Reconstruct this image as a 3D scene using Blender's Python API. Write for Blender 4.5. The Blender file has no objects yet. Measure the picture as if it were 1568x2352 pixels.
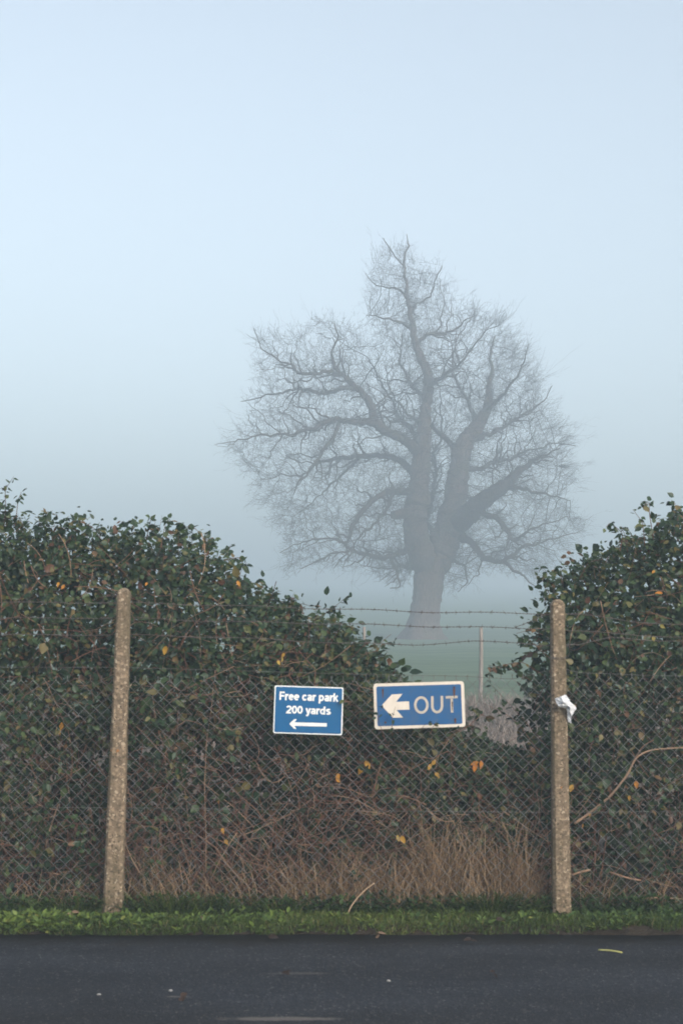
import bpy, bmesh, math, random
import numpy as np
from mathutils import Vector, Matrix
from mathutils.kdtree import KDTree

scene = bpy.context.scene
R = math.radians
# ------------------------------------------------------------------ camera
VW, VH, F = 1568.0, 2352.0, 3420.0          # photo measured on a 1568 x 2352 view of it
EYE = 1.59
TILT = math.atan(314.0 / F)
cam_d = bpy.data.cameras.new('camera')
cam = bpy.data.objects.new('camera', cam_d)
scene.collection.objects.link(cam)
cam.location = (0, 0, EYE)
cam.rotation_euler = (math.pi / 2 + TILT, 0, 0)
cam_d.sensor_fit = 'VERTICAL'
cam_d.sensor_height = 36.0
cam_d.sensor_width = 24.0
cam_d.lens = 36.0 * F / VH
cam_d.clip_start = 0.1
cam_d.clip_end = 2000
cam_d.dof.use_dof = True
cam_d.dof.focus_distance = 55.0
cam_d.dof.aperture_fstop = 5.6
scene.camera = cam

# ------------------------------------------------------------------ light
SUN_EL, SUN_AZ = R(24), R(148)              # azimuth measured clockwise from +Y (behind, to the right)
world = bpy.data.worlds.new("World")
scene.world = world
world.use_nodes = True
wn = world.node_tree
bg = wn.nodes['Background']
sky = wn.nodes.new('ShaderNodeTexSky')
sky.sky_type = 'NISHITA'
sky.sun_disc = False
sky.sun_elevation = SUN_EL
sky.sun_rotation = SUN_AZ
sky.air_density = 1.0
sky.dust_density = 4.0
sky.ozone_density = 1.0
soft = wn.nodes.new('ShaderNodeHueSaturation')     # the thin overcast takes some of the blue out
soft.inputs['Saturation'].default_value = 0.50
wn.links.new(sky.outputs[0], soft.inputs['Color'])
tint = wn.nodes.new('ShaderNodeMix'); tint.data_type = 'RGBA'; tint.blend_type = 'MULTIPLY'
tint.inputs[0].default_value = 1.0; tint.inputs[7].default_value = (.965, 1.0, .985, 1)
wn.links.new(soft.outputs[0], tint.inputs[6])
wn.links.new(tint.outputs[2], bg.inputs[0])
bg.inputs[1].default_value = 0.15
sl = bpy.data.lights.new('sun', 'SUN')
sl.energy = 1.0
sl.angle = R(22)
sl.color = (1.0, 0.86, 0.72)
sun = bpy.data.objects.new('sun', sl)
scene.collection.objects.link(sun)
sd = Vector((math.sin(SUN_AZ) * math.cos(SUN_EL), math.cos(SUN_AZ) * math.cos(SUN_EL), math.sin(SUN_EL)))
sun.rotation_euler = sd.to_track_quat('Z', 'Y').to_euler()
sun.location = sd * 50
scene.view_settings.view_transform = 'Standard'
scene.view_settings.look = 'None'
scene.view_settings.gamma = 1
scene.view_settings.exposure = 1.1
scene.cycles.volume_bounces = 3
scene.cycles.max_bounces = 8
scene.cycles.diffuse_bounces = 3
scene.cycles.use_denoising = True

HAZE_DENSITY = 0.0073

# ------------------------------------------------------------------ helpers
rng = np.random.default_rng(7)
random.seed(7)

def W(vx, vy, Y):
    """world point at depth Y seen at view pixel (vx, vy) of the photograph"""
    st, ct = math.sin(TILT), math.cos(TILT)
    dx, dy = vx - VW / 2, VH / 2 - vy
    d = Vector((dx, F * ct - dy * st, F * st + dy * ct))
    return Vector((0, 0, EYE)) + d * (Y / d.y)

def wx(vx, Y=9.0): return W(vx, 1600, Y).x

def link(name, me, m=None, parent=None):
    o = bpy.data.objects.new(name, me)
    scene.collection.objects.link(o)
    if m is not None: me.materials.append(m)
    if parent is not None: o.parent = parent
    return o

def empty(name, loc=(0, 0, 0)):
    o = bpy.data.objects.new(name, None)
    o.location = loc
    scene.collection.objects.link(o)
    return o

def tag(o, label=None, cat=None, group=None, kind=None):
    if label: o['label'] = label
    if cat: o['category'] = cat
    if group: o['group'] = group
    if kind: o['kind'] = kind
    return o

def np_mesh(name, V, polys, attr=None, smooth=False):
    """V (n,3); polys: list of (k,m) index arrays"""
    V = np.asarray(V, dtype=np.float32)
    me = bpy.data.meshes.new(name)
    me.vertices.add(len(V))
    me.vertices.foreach_set('co', V.ravel())
    idx = np.concatenate([p.ravel() for p in polys]).astype(np.int32)
    tot = np.concatenate([np.full(len(p), p.shape[1]) for p in polys]).astype(np.int32)
    st = np.concatenate([[0], np.cumsum(tot)[:-1]]).astype(np.int32)
    me.loops.add(len(idx))
    me.loops.foreach_set('vertex_index', idx)
    me.polygons.add(len(tot))
    me.polygons.foreach_set('loop_start', st)
    me.polygons.foreach_set('loop_total', tot)
    if smooth: me.polygons.foreach_set('use_smooth', np.ones(len(tot), dtype=bool))
    if attr is not None:
        a = me.attributes.new('var', 'FLOAT', 'POINT')
        a.data.foreach_set('value', np.asarray(attr, dtype=np.float32))
    me.update(calc_edges=True)
    me.validate()
    return me

def put_origin(me, o, loc):
    """move an object's origin to loc while its mesh stays put in the world"""
    me.transform(Matrix.Translation(-Vector(loc)))
    o.location = loc

def norm(a): return a / np.maximum(np.linalg.norm(a, axis=-1, keepdims=True), 1e-9)

class Batch:
    def __init__(s): s.V, s.P, s.A, s.n = [], {}, [], 0
    def add(s, V, polys, a=0.5):
        V = np.asarray(V, float)
        for p in polys:
            p = np.asarray(p)
            s.P.setdefault(p.shape[1], []).append(p + s.n)
        s.V.append(V); s.n += len(V)
        s.A.append(np.broadcast_to(np.asarray(a, float), (len(V),)))
    def tube(s, pts, rad, sides=4, a=0.5, cap=True):
        pts = np.asarray(pts, float); n = len(pts)
        rad = np.broadcast_to(np.asarray(rad, float), (n,))
        t = np.gradient(pts, axis=0); t = norm(t)
        ref = np.array([0.13, 0.21, 0.97]) if abs(t[:, 2]).mean() < 0.8 else np.array([0.97, 0.2, 0.1])
        u = norm(np.cross(t, ref)); v = np.cross(t, u)
        ang = np.arange(sides) * 2 * math.pi / sides
        ring = pts[:, None] + rad[:, None, None] * (np.cos(ang)[None, :, None] * u[:, None] + np.sin(ang)[None, :, None] * v[:, None])
        i = np.arange(n - 1)[:, None] * sides; j = np.arange(sides)[None]; k = (j + 1) % sides
        q = np.stack([i + j, i + k, i + sides + k, i + sides + j], -1).reshape(-1, 4)
        polys = [q]
        if cap and sides >= 3:
            polys.append(np.array([list(range(sides))[::-1]]))
            polys.append(np.array([[(n - 1) * sides + x for x in range(sides)]]))
        s.add(ring.reshape(-1, 3), polys, a)
    def build(s, name, m, parent=None, smooth=False):
        me = np_mesh(name, np.concatenate(s.V), [np.concatenate(p) for p in s.P.values()], np.concatenate(s.A), smooth)
        return link(name, me, m, parent)

def wave(x, z, seed=0, f=1.0):
    r = np.random.default_rng(seed)
    out = 0
    for k in range(7):
        a, b, p = r.uniform(-1, 1), r.uniform(-1, 1), r.uniform(0, 6.28)
        fr = f * (1 + k * 0.8)
        out = out + np.sin((a * x + b * z) * fr * 4 + p) / (1 + 0.5 * k)
    return out / 3.0

# ------------------------------------------------------------------ materials
def mat(name, base=(.5, .5, .5), rough=.8, spec=0.3):
    m = bpy.data.materials.new(name); m.use_nodes = True
    b = m.node_tree.nodes['Principled BSDF']
    b.inputs['Base Color'].default_value = (*base, 1)
    b.inputs['Roughness'].default_value = rough
    b.inputs['Specular IOR Level'].default_value = spec
    return m

def N(m, t, **kw):
    n = m.node_tree.nodes.new(t)
    for k, v in kw.items():
        if k in n.inputs: n.inputs[k].default_value = v
        else: setattr(n, k, v)
    return n

def L(m, a, b): m.node_tree.links.new(a, b)
def bsdf(m): return m.node_tree.nodes['Principled BSDF']

def ramp(m, fac, stops, interp='LINEAR'):
    r = N(m, 'ShaderNodeValToRGB'); r.color_ramp.interpolation = interp
    e = r.color_ramp.elements
    while len(e) < len(stops): e.new(0.5)
    for i, (p, c) in enumerate(stops):
        e[i].position = p
        e[i].color = (*c, 1) if len(c) == 3 else c
    if fac is not None: L(m, fac, r.inputs[0])
    return r.outputs[0]

def mix(m, fac, a, b, mode='MIX'):
    n = N(m, 'ShaderNodeMix', data_type='RGBA', blend_type=mode)
    for sock, v in ((n.inputs[0], fac), (n.inputs[6], a), (n.inputs[7], b)):
        if hasattr(v, 'is_output'): L(m, v, sock)
        elif isinstance(v, tuple): sock.default_value = (*v, 1)
        else: sock.default_value = v
    return n.outputs[2]

def noise(m, scale, detail=4, rough=.6, vec=None):
    n = N(m, 'ShaderNodeTexNoise', Scale=scale, Detail=detail, Roughness=rough)
    if vec is not None: L(m, vec, n.inputs['Vector'])
    return n.outputs[0]

def objco(m, scale=(1, 1, 1)):
    t = N(m, 'ShaderNodeTexCoord'); mp = N(m, 'ShaderNodeMapping')
    mp.inputs['Scale'].default_value = scale
    L(m, t.outputs['Object'], mp.inputs[0]); return mp.outputs[0]

def bump(m, h, strength=.5, dist=.01):
    b = N(m, 'ShaderNodeBump', Strength=strength, Distance=dist)
    L(m, h, b.inputs['Height']); L(m, b.outputs[0], bsdf(m).inputs['Normal'])

def attr_mat(name, stops, rough=.5, spec=.35, transl=0.0, mottling=.25):
    m = mat(name, rough=rough, spec=spec)
    a = N(m, 'ShaderNodeAttribute', attribute_name='var')
    c = ramp(m, a.outputs['Fac'], stops)
    nz = noise(m, 30, 3, .6, objco(m))
    c = mix(m, mottling, c, ramp(m, nz, [(.3, (.25, .25, .25)), (.7, (1, 1, 1))]), 'MULTIPLY')
    L(m, c, bsdf(m).inputs['Base Color'])
    if transl:
        t = N(m, 'ShaderNodeBsdfTranslucent'); L(m, c, t.inputs['Color'])
        mx = N(m, 'ShaderNodeMixShader'); mx.inputs[0].default_value = transl
        L(m, bsdf(m).outputs[0], mx.inputs[1]); L(m, t.outputs[0], mx.inputs[2])
        L(m, mx.outputs[0], m.node_tree.nodes['Material Output'].inputs[0])
    return m

M = {}
M['leaf'] = attr_mat('bramble_leaf', [(0, (.012, .030, .016)), (.25, (.026, .056, .025)), (.5, (.055, .092, .032)),
                                      (.68, (.105, .125, .040)), (.80, (.17, .14, .05)), (.88, (.18, .10, .055)),
                                      (.955, (.075, .034, .024)), (1.0, (.17, .08, .045))], rough=.42, spec=.35, transl=.22)
M['orange_leaf'] = attr_mat('orange_leaf', [(0, (.60, .20, .03)), (.5, (.62, .33, .05)), (1, (.55, .45, .12))], .55, .3, .25, .5)
M['cane'] = attr_mat('bramble_cane', [(0, (.055, .025, .019)), (.3, (.15, .066, .045)), (.65, (.25, .135, .09)), (1, (.42, .29, .19))], .65, .3)
M['hay'] = attr_mat('dry_grass_stalk', [(0, (.05, .05, .020)), (.25, (.13, .078, .042)), (.6, (.34, .22, .125)), (1, (.60, .44, .29))], .7, .25, .15)
M['grass'] = attr_mat('verge_grass', [(0, (.020, .036, .010)), (.4, (.066, .110, .024)), (.8, (.14, .18, .038)), (1, (.24, .20, .09))], .5, .35, .25)
M['weed'] = attr_mat('weed_leaf', [(0, (.016, .038, .014)), (.5, (.060, .108, .026)), (.85, (.15, .21, .038)), (1, (.24, .24, .06))], .45, .35, .25)
M['margin'] = attr_mat('pale_dead_grass', [(0, (.10, .09, .07)), (.5, (.24, .19, .16)), (1, (.40, .33, .29))], .8, .2, .1)

def make_concrete():
    m = mat('aggregate_concrete', rough=.9, spec=.2)
    co = objco(m)
    wn_ = N(m, 'ShaderNodeTexNoise', Scale=40.0, Detail=2); L(m, co, wn_.inputs['Vector'])
    wv_ = N(m, 'ShaderNodeVectorMath', operation='MULTIPLY_ADD'); L(m, wn_.outputs['Color'], wv_.inputs[0]); wv_.inputs[1].default_value = (.03, .03, .03); L(m, co, wv_.inputs[2])
    v = N(m, 'ShaderNodeTexVoronoi', Scale=54.0, Randomness=1.0); L(m, wv_.outputs[0], v.inputs['Vector'])
    v2 = N(m, 'ShaderNodeTexVoronoi', Scale=70.0); L(m, wv_.outputs[0], v2.inputs['Vector'])
    n1 = noise(m, 26, 6, .75, co); n2 = noise(m, 3.2, 3, .5, co)
    base = ramp(m, n1, [(.3, (.10, .075, .052)), (.5, (.185, .138, .094)), (.7, (.30, .225, .155))])
    cellr = N(m, 'ShaderNodeSeparateColor'); L(m, v.outputs['Color'], cellr.inputs[0])
    peb = N(m, 'ShaderNodeMath', operation='LESS_THAN'); L(m, v.outputs['Distance'], peb.inputs[0]); peb.inputs[1].default_value = .5
    pick = N(m, 'ShaderNodeMath', operation='GREATER_THAN'); L(m, cellr.outputs[0], pick.inputs[0]); pick.inputs[1].default_value = .5
    f = N(m, 'ShaderNodeMath', operation='MULTIPLY'); L(m, peb.outputs[0], f.inputs[0]); L(m, pick.outputs[0], f.inputs[1])
    pebc = ramp(m, cellr.outputs[1], [(0, (.26, .19, .125)), (.7, (.34, .255, .175)), (1, (.48, .39, .29))])
    c = mix(m, f.outputs[0], base, pebc)
    c2 = N(m, 'ShaderNodeSeparateColor'); L(m, v2.outputs['Color'], c2.inputs[0])
    d1 = N(m, 'ShaderNodeMath', operation='GREATER_THAN'); L(m, c2.outputs[0], d1.inputs[0]); d1.inputs[1].default_value = .80
    d2 = N(m, 'ShaderNodeMath', operation='LESS_THAN'); L(m, v2.outputs['Distance'], d2.inputs[0]); d2.inputs[1].default_value = .42
    d = N(m, 'ShaderNodeMath', operation='MULTIPLY'); L(m, d1.outputs[0], d.inputs[0]); L(m, d2.outputs[0], d.inputs[1])
    c = mix(m, d.outputs[0], c, (.085, .065, .045))
    g = ramp(m, noise(m, 4.5, 4, .6, objco(m, (2.2, 2.2, .45))), [(.46, (0, 0, 0)), (.68, (.62, .62, .62))])
    c = mix(m, g, c, (.10, .085, .05))
    lich = ramp(m, noise(m, 21, 2, .5, co), [(.73, (0, 0, 0)), (.77, (1, 1, 1))])
    c = mix(m, lich, c, (.34, .15, .05))
    L(m, c, bsdf(m).inputs['Base Color'])
    bump(m, v.outputs['Distance'], .7, .006)
    return m
M['concrete'] = make_concrete()

def make_asphalt():
    m = mat('asphalt', rough=.8, spec=.22)
    co = objco(m)
    v = N(m, 'ShaderNodeTexVoronoi', Scale=120.0); L(m, co, v.inputs['Vector'])
    s = N(m, 'ShaderNodeSeparateColor'); L(m, v.outputs['Color'], s.inputs[0])
    base = ramp(m, s.outputs[0], [(0, (.012, .0135, .017)), (.85, (.024, .026, .031)), (.97, (.045, .046, .050)), (1, (.12, .115, .11))])
    big = ramp(m, noise(m, 1.3, 5, .65, objco(m, (.45, 1.2, 1))), [(.3, (.75, .75, .76)), (.5, (1.15, 1.15, 1.15)), (.7, (1.6, 1.6, 1.6))])
    c = mix(m, 1.0, base, big, 'MULTIPLY')
    dmp = ramp(m, noise(m, .55, 3, .5, objco(m, (.5, 1.6, 1))), [(.4, (.95, .92, .90)), (.62, (1.15, 1.18, 1.24))])
    c = mix(m, 1.0, c, dmp, 'MULTIPLY')
    spot = ramp(m, noise(m, 16, 2, .5, objco(m, (.5, 1, 1))), [(.70, (0, 0, 0)), (.75, (.7, .7, .7))])
    c = mix(m, spot, c, (.008, .007, .006))
    # muddy strip along the verge (its edge follows the verge at y = 8.55)
    sep = N(m, 'ShaderNodeSeparateXYZ'); L(m, co, sep.inputs[0])
    wob = N(m, 'ShaderNodeMath', operation='MULTIPLY_ADD'); L(m, noise(m, 2.2, 5, .6, co), wob.inputs[0])
    wob.inputs[1].default_value = .55; L(m, sep.outputs[1], wob.inputs[2])
    mud = ramp(m, wob.outputs[0], [(0, (0, 0, 0)), (1, (1, 1, 1))])
    mr = N(m, 'ShaderNodeMapRange'); L(m, wob.outputs[0], mr.inputs[0])
    mr.inputs[1].default_value = 8.50; mr.inputs[2].default_value = 8.74
    c = mix(m, mr.outputs[0], c, (.018, .0145, .0125))
    # two worn pale patches where the binder has gone
    for (px, py, sx, sy, th) in ((wx(650, 6.62), 6.63, .27, .040, .62), (wx(415, 7.05), 7.05, .06, .02, .6), (wx(690, 7.55), 7.55, .17, .03, .3)):
        cx = N(m, 'ShaderNodeVectorMath', operation='SUBTRACT'); L(m, co, cx.inputs[0]); cx.inputs[1].default_value = (px, py, 0)
        dv = N(m, 'ShaderNodeVectorMath', operation='DIVIDE'); L(m, cx.outputs[0], dv.inputs[0]); dv.inputs[1].default_value = (sx, sy, 1)
        ln = N(m, 'ShaderNodeVectorMath', operation='LENGTH'); L(m, dv.outputs[0], ln.inputs[0])
        ad = N(m, 'ShaderNodeMath', operation='MULTIPLY_ADD'); L(m, noise(m, 14, 5, .7, co), ad.inputs[0]); ad.inputs[1].default_value = 1.3
        L(m, ln.outputs['Value'], ad.inputs[2])
        f = N(m, 'ShaderNodeMapRange'); L(m, ad.outputs[0], f.inputs[0])
        f.inputs[1].default_value = 1.75; f.inputs[2].default_value = 1.25; f.inputs[3].default_value = 0; f.inputs[4].default_value = th
        c = mix(m, f.outputs[0], c, (.17, .15, .135))
    L(m, c, bsdf(m).inputs['Base Color'])
    bump(m, v.outputs['Distance'], .6, .006)
    return m
M['asphalt'] = make_asphalt()

def make_field():
    m = mat('field_grass', rough=.9, spec=.15)
    co = objco(m)
    g = ramp(m, noise(m, .5, 8, .7, objco(m, (.35, 1, 1))), [(.3, (.065, .105, .055)), (.5, (.105, .155, .085)), (.7, (.155, .205, .115))])
    sep = N(m, 'ShaderNodeSeparateXYZ'); L(m, co, sep.inputs[0])
    wob = N(m, 'ShaderNodeMath', operation='MULTIPLY_ADD'); L(m, noise(m, .6, 4, .6, co), wob.inputs[0])
    wob.inputs[1].default_value = 5.0; L(m, sep.outputs[1], wob.inputs[2])
    f = N(m, 'ShaderNodeMapRange'); L(m, wob.outputs[0], f.inputs[0])
    f.inputs[1].default_value = 33.5; f.inputs[2].default_value = 31.5
    dead = ramp(m, noise(m, 2.5, 6, .7, co), [(.3, (.07, .055, .04)), (.7, (.22, .17, .13))])
    c = mix(m, f.outputs[0], g, dead)
    f2 = N(m, 'ShaderNodeMapRange'); L(m, sep.outputs[1], f2.inputs[0])
    f2.inputs[1].default_value = 13.0; f2.inputs[2].default_value = 10.5
    soil = ramp(m, noise(m, 12, 6, .7, co), [(.3, (.025, .019, .014)), (.7, (.07, .052, .036))])
    c = mix(m, f2.outputs[0], c, soil)
    L(m, c, bsdf(m).inputs['Base Color'])
    bump(m, noise(m, 9, 6, .8, co), .8, .08)
    return m
M['field'] = make_field()

def make_bark(name='oak_bark', k=1.0):
    m = mat(name, rough=.95, spec=.15)
    co = objco(m, (5, 5, .9))
    n1 = noise(m, 2.2, 6, .7, co)
    c = ramp(m, n1, [(.3, (.055 * k, .041 * k, .035 * k)), (.55, (.14 * k, .102 * k, .086 * k)), (.75, (.25 * k, .19 * k, .16 * k))])
    gr = ramp(m, noise(m, .7, 3, .6, objco(m)), [(.5, (0, 0, 0)), (.7, (.5, .5, .5))])
    c = mix(m, gr, c, (.075, .085, .05))
    L(m, c, bsdf(m).inputs['Base Color'])
    bump(m, n1, 1.0, .12)
    return m
M['bark'] = make_bark()
M['limb_bark'] = make_bark('dark_limb_bark', .5)  # same bark with its brown tones scaled darker for the limbs
M['stem_bark'] = make_bark('oak_stem_bark', .72)
M['twig'] = mat('oak_twig', (.045, .038, .036), .9, .1)

def make_wood():
    m = mat('weathered_wood', rough=.9, spec=.2)
    n1 = noise(m, 6, 5, .7, objco(m, (6, 6, .6)))
    L(m, ramp(m, n1, [(.3, (.16, .13, .11)), (.7, (.40, .35, .31))]), bsdf(m).inputs['Base Color'])
    return m
M['wood'] = make_wood()

def make_wire(name, a, b, metal=.35):
    m = mat(name, rough=.5, spec=.5)
    n1 = noise(m, 7, 4, .6, objco(m))
    L(m, ramp(m, n1, [(.4, a), (.62, b)]), bsdf(m).inputs['Base Color'])
    bsdf(m).inputs['Metallic'].default_value = metal
    return m
M['galv'] = make_wire('galvanised_wire', (.27, .275, .275), (.17, .145, .125))
M['line'] = make_wire('dull_line_wire', (.16, .155, .15), (.11, .09, .08))
M['barb'] = make_wire('rusty_barbed_wire', (.17, .15, .14), (.12, .085, .07))

def make_sign(name, col, dirt_col, amount, rough=.35):
    m = mat(name, col, rough, .4)
    co = objco(m)
    f = ramp(m, noise(m, 9, 6, .7, co), [(.45, (0, 0, 0)), (.75, (amount,) * 3)])
    L(m, mix(m, f, col, dirt_col), bsdf(m).inputs['Base Color'])
    return m
M['blue_a'] = make_sign('glossy_blue', (.004, .105, .27), (.02, .10, .20), .5)
M['white_a'] = make_sign('sign_white', (.82, .82, .80), (.6, .6, .58), .3)
M['blue_b'] = make_sign('faded_blue', (.006, .090, .25), (.045, .09, .16), .75, .5)
M['white_b'] = make_sign('aged_cream_white', (.72, .64, .55), (.45, .36, .28), .5, .55)
M['letter_b'] = make_sign('aged_letter_white', (.52, .47, .40), (.35, .29, .23), .6, .6)
M['edge'] = mat('sign_edge', (.05, .05, .055), .5)
M['rust'] = mat('rust', (.085, .035, .02), .9, .2)

def make_rust_stain():
    m = mat('rust_streak', (.10, .05, .045), .9, .2)
    return m

def make_paper():
    m = mat('printed_paper', (.72, .72, .73), .8, .2)
    co = objco(m)
    wv = N(m, 'ShaderNodeTexWave', Scale=42.0, Distortion=.4, bands_direction='DIAGONAL'); L(m, co, wv.inputs['Vector'])
    f = ramp(m, wv.outputs['Fac'], [(.68, (0, 0, 0)), (.8, (.65, .65, .65))])
    gate = ramp(m, noise(m, 60, 2, .5, co), [(.42, (0, 0, 0)), (.5, (1, 1, 1))])
    c = mix(m, mix(m, 1.0, f, gate, 'MULTIPLY'), (.74, .74, .75), (.26, .30, .42))
    L(m, c, bsdf(m).inputs['Base Color'])
    return m
M['paper'] = make_paper()
M['straw'] = mat('yellow_straw', (.42, .40, .14), .7)
M['stone'] = mat('pale_stone', (.30, .29, .28), .9)
M['litter'] = attr_mat('fallen_leaf', [(0, (.03, .02, .016)), (.5, (.13, .075, .05)), (1, (.30, .20, .13))], .7, .2)

# ------------------------------------------------------------------ ground
def gz(y, x=0.0):
    """height of the land: flat behind the verge, then the field climbs away"""
    y = np.asarray(y, float)
    z = np.where(y < 8.5, -0.05, np.where(y < 8.66, -0.05 + (y - 8.5) / .16 * .07, .02))
    z = z + np.interp(y, [12, 105, 150, 250, 400, 600], [0, 2.19, 4.5, 9.3, 16.8, 26.8])
    return z

ys = np.unique(np.concatenate([np.linspace(-600, -10, 14), np.linspace(-10, 8.4, 16), np.linspace(8.5, 13, 28),
                               np.linspace(13, 70, 90), np.linspace(70, 600, 90)]))
xs = np.unique(np.concatenate([np.linspace(-600, -30, 20), np.linspace(-30, 30, 61), np.linspace(30, 600, 20)]))
X, Y = np.meshgrid(xs, ys)
Z = gz(Y) + np.where(Y > 14, wave(X * .12, Y * .12, 3) * .10 * np.clip((Y - 14) / 20, 0, 1), 0)
Vg = np.stack([X, Y, Z], -1).reshape(-1, 3)
nx = len(xs)
i = np.arange(len(ys) - 1)[:, None] * nx + np.arange(nx - 1)[None]
q = np.stack([i, i + 1, i + nx + 1, i + nx], -1).reshape(-1, 4)
me = np_mesh('field', Vg, [q], smooth=True)
tag(link('field', me, M['field']), kind='structure')

# road: a sheet along x with a ragged edge at the verge
xs = np.concatenate([np.linspace(-60, -5, 20), np.linspace(-4.9, 4.9, 240), np.linspace(5, 60, 20)])
edge = 8.56 + .022 * wave(xs * 2.0, 0, 5) + .012 * wave(xs * 8, 1, 6)
yy = [-2.2, 2, 5, 6.5, 7.5, 8.2]
rows = [np.stack([xs, np.full_like(xs, y), .012 * np.cos(np.full_like(xs, y) * .35)], -1) for y in yy]
rows.append(np.stack([xs, edge, np.full_like(xs, -.012)], -1))
rows.append(np.stack([xs, edge + .006, np.full_like(xs, -.06)], -1))
Vr = np.concatenate(rows); nx = len(xs)
i = np.arange(len(rows) - 1)[:, None] * nx + np.arange(nx - 1)[None]
q = np.stack([i, i + 1, i + nx + 1, i + nx], -1).reshape(-1, 4)
tag(link('road', np_mesh('road', Vr, [q], smooth=True), M['asphalt']), kind='structure')

# ------------------------------------------------------------------ leaf and blade generators
LEAF = np.array([[0, 0, 0], [-.30, .22, .03], [-.36, .52, .05], [-.17, .82, .0], [0, 1.04, -.09],
                 [.17, .82, .0], [.36, .52, .05], [.30, .22, .03], [0, .25, -.05], [0, .55, -.06], [0, .82, -.06]])
LEAF_Q = np.array([[8, 9, 2, 1], [9, 10, 3, 2], [8, 7, 6, 9], [9, 6, 5, 10]])
LEAF_T = np.array([[0, 8, 1], [10, 4, 3], [0, 7, 8], [10, 5, 4]])

def leaves(P, nrm, dirv, size, var, batch, width=1.0):
    P = np.asarray(P); n = len(P)
    if n == 0: return
    nrm = norm(np.asarray(nrm))
    d = dirv - (dirv * nrm).sum(-1, keepdims=True) * nrm; d = norm(d)
    s = np.cross(d, nrm)
    size = np.broadcast_to(size, (n,)); width = np.broadcast_to(width, (n,))
    T = LEAF
    V = P[:, None] + size[:, None, None] * (T[None, :, 0:1] * width[:, None, None] * s[:, None] + T[None, :, 1:2] * d[:, None] + T[None, :, 2:3] * nrm[:, None])
    off = np.arange(n)[:, None, None] * len(T)
    batch.add(V.reshape(-1, 3), [(LEAF_Q[None] + off).reshape(-1, 4), (LEAF_T[None] + off).reshape(-1, 3)],
              np.repeat(np.broadcast_to(var, (n,)), len(T)))

def blades(P, height, lean, width, var, batch, r):
    """grass blades: base P, lean vector (n,3) added at the tip"""
    n = len(P)
    a = r.uniform(0, math.pi, n)
    s = np.stack([np.cos(a), np.sin(a), np.zeros(n)], -1) * (np.broadcast_to(width, (n,)) / 2)[:, None]
    up = np.zeros((n, 3)); up[:, 2] = height
    m1 = P + up * .45 + lean * .22; m2 = P + up * .8 + lean * .6; tp = P + up + lean
    V = np.stack([P - s, P + s, m1 - s * .9, m1 + s * .9, m2 - s * .6, m2 + s * .6, tp], 1)
    off = np.arange(n)[:, None, None] * 7
    Q = np.array([[0, 1, 3, 2], [2, 3, 5, 4]]); T = np.array([[4, 5, 6]])
    batch.add(V.reshape(-1, 3), [(Q[None] + off).reshape(-1, 4), (T[None] + off).reshape(-1, 3)], np.repeat(var, 7))

def bez(p0, p1, p2, n):
    t = np.linspace(0, 1, n)[:, None]
    return (1 - t) ** 2 * p0 + 2 * t * (1 - t) * p1 + t * t * p2

def sprig_leaves(C, r, batch, k=(3, 7), spread=.055, size=(.024, .050), out=(0, -.7, .45), droop=.45, shift=0.0):
    """clusters of leaves round the points C"""
    cnt = r.integers(k[0], k[1] + 1, len(C))
    idx = np.repeat(np.arange(len(C)), cnt); n = len(idx)
    base = np.asarray(C)[idx]
    ax = norm(r.normal(size=(len(C), 3)))[idx]
    P = base + r.normal(size=(n, 3)) * spread + ax * (r.uniform(-1, 1, n) * spread * 1.2)[:, None]
    nr = np.asarray(out)[None] + r.normal(size=(n, 3)) * .55
    dv = (P - base) / spread * .5 + r.normal(size=(n, 3)) * .5 + np.array([0, -.15, -droop])
    tone = r.beta(1.25, 1.9, len(C))[idx] * .82 + r.normal(size=n) * .13 + shift
    odd = r.uniform(size=n)
    tone = np.where(odd > .945, r.uniform(.78, 1, n), np.clip(tone, 0, .80))
    leaves(P, nr, dv, size[0] + (size[1] * 1.08 - size[0]) * r.beta(1.2, 2.2, n), tone, batch, r.uniform(.7, 1.15, n))

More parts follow.
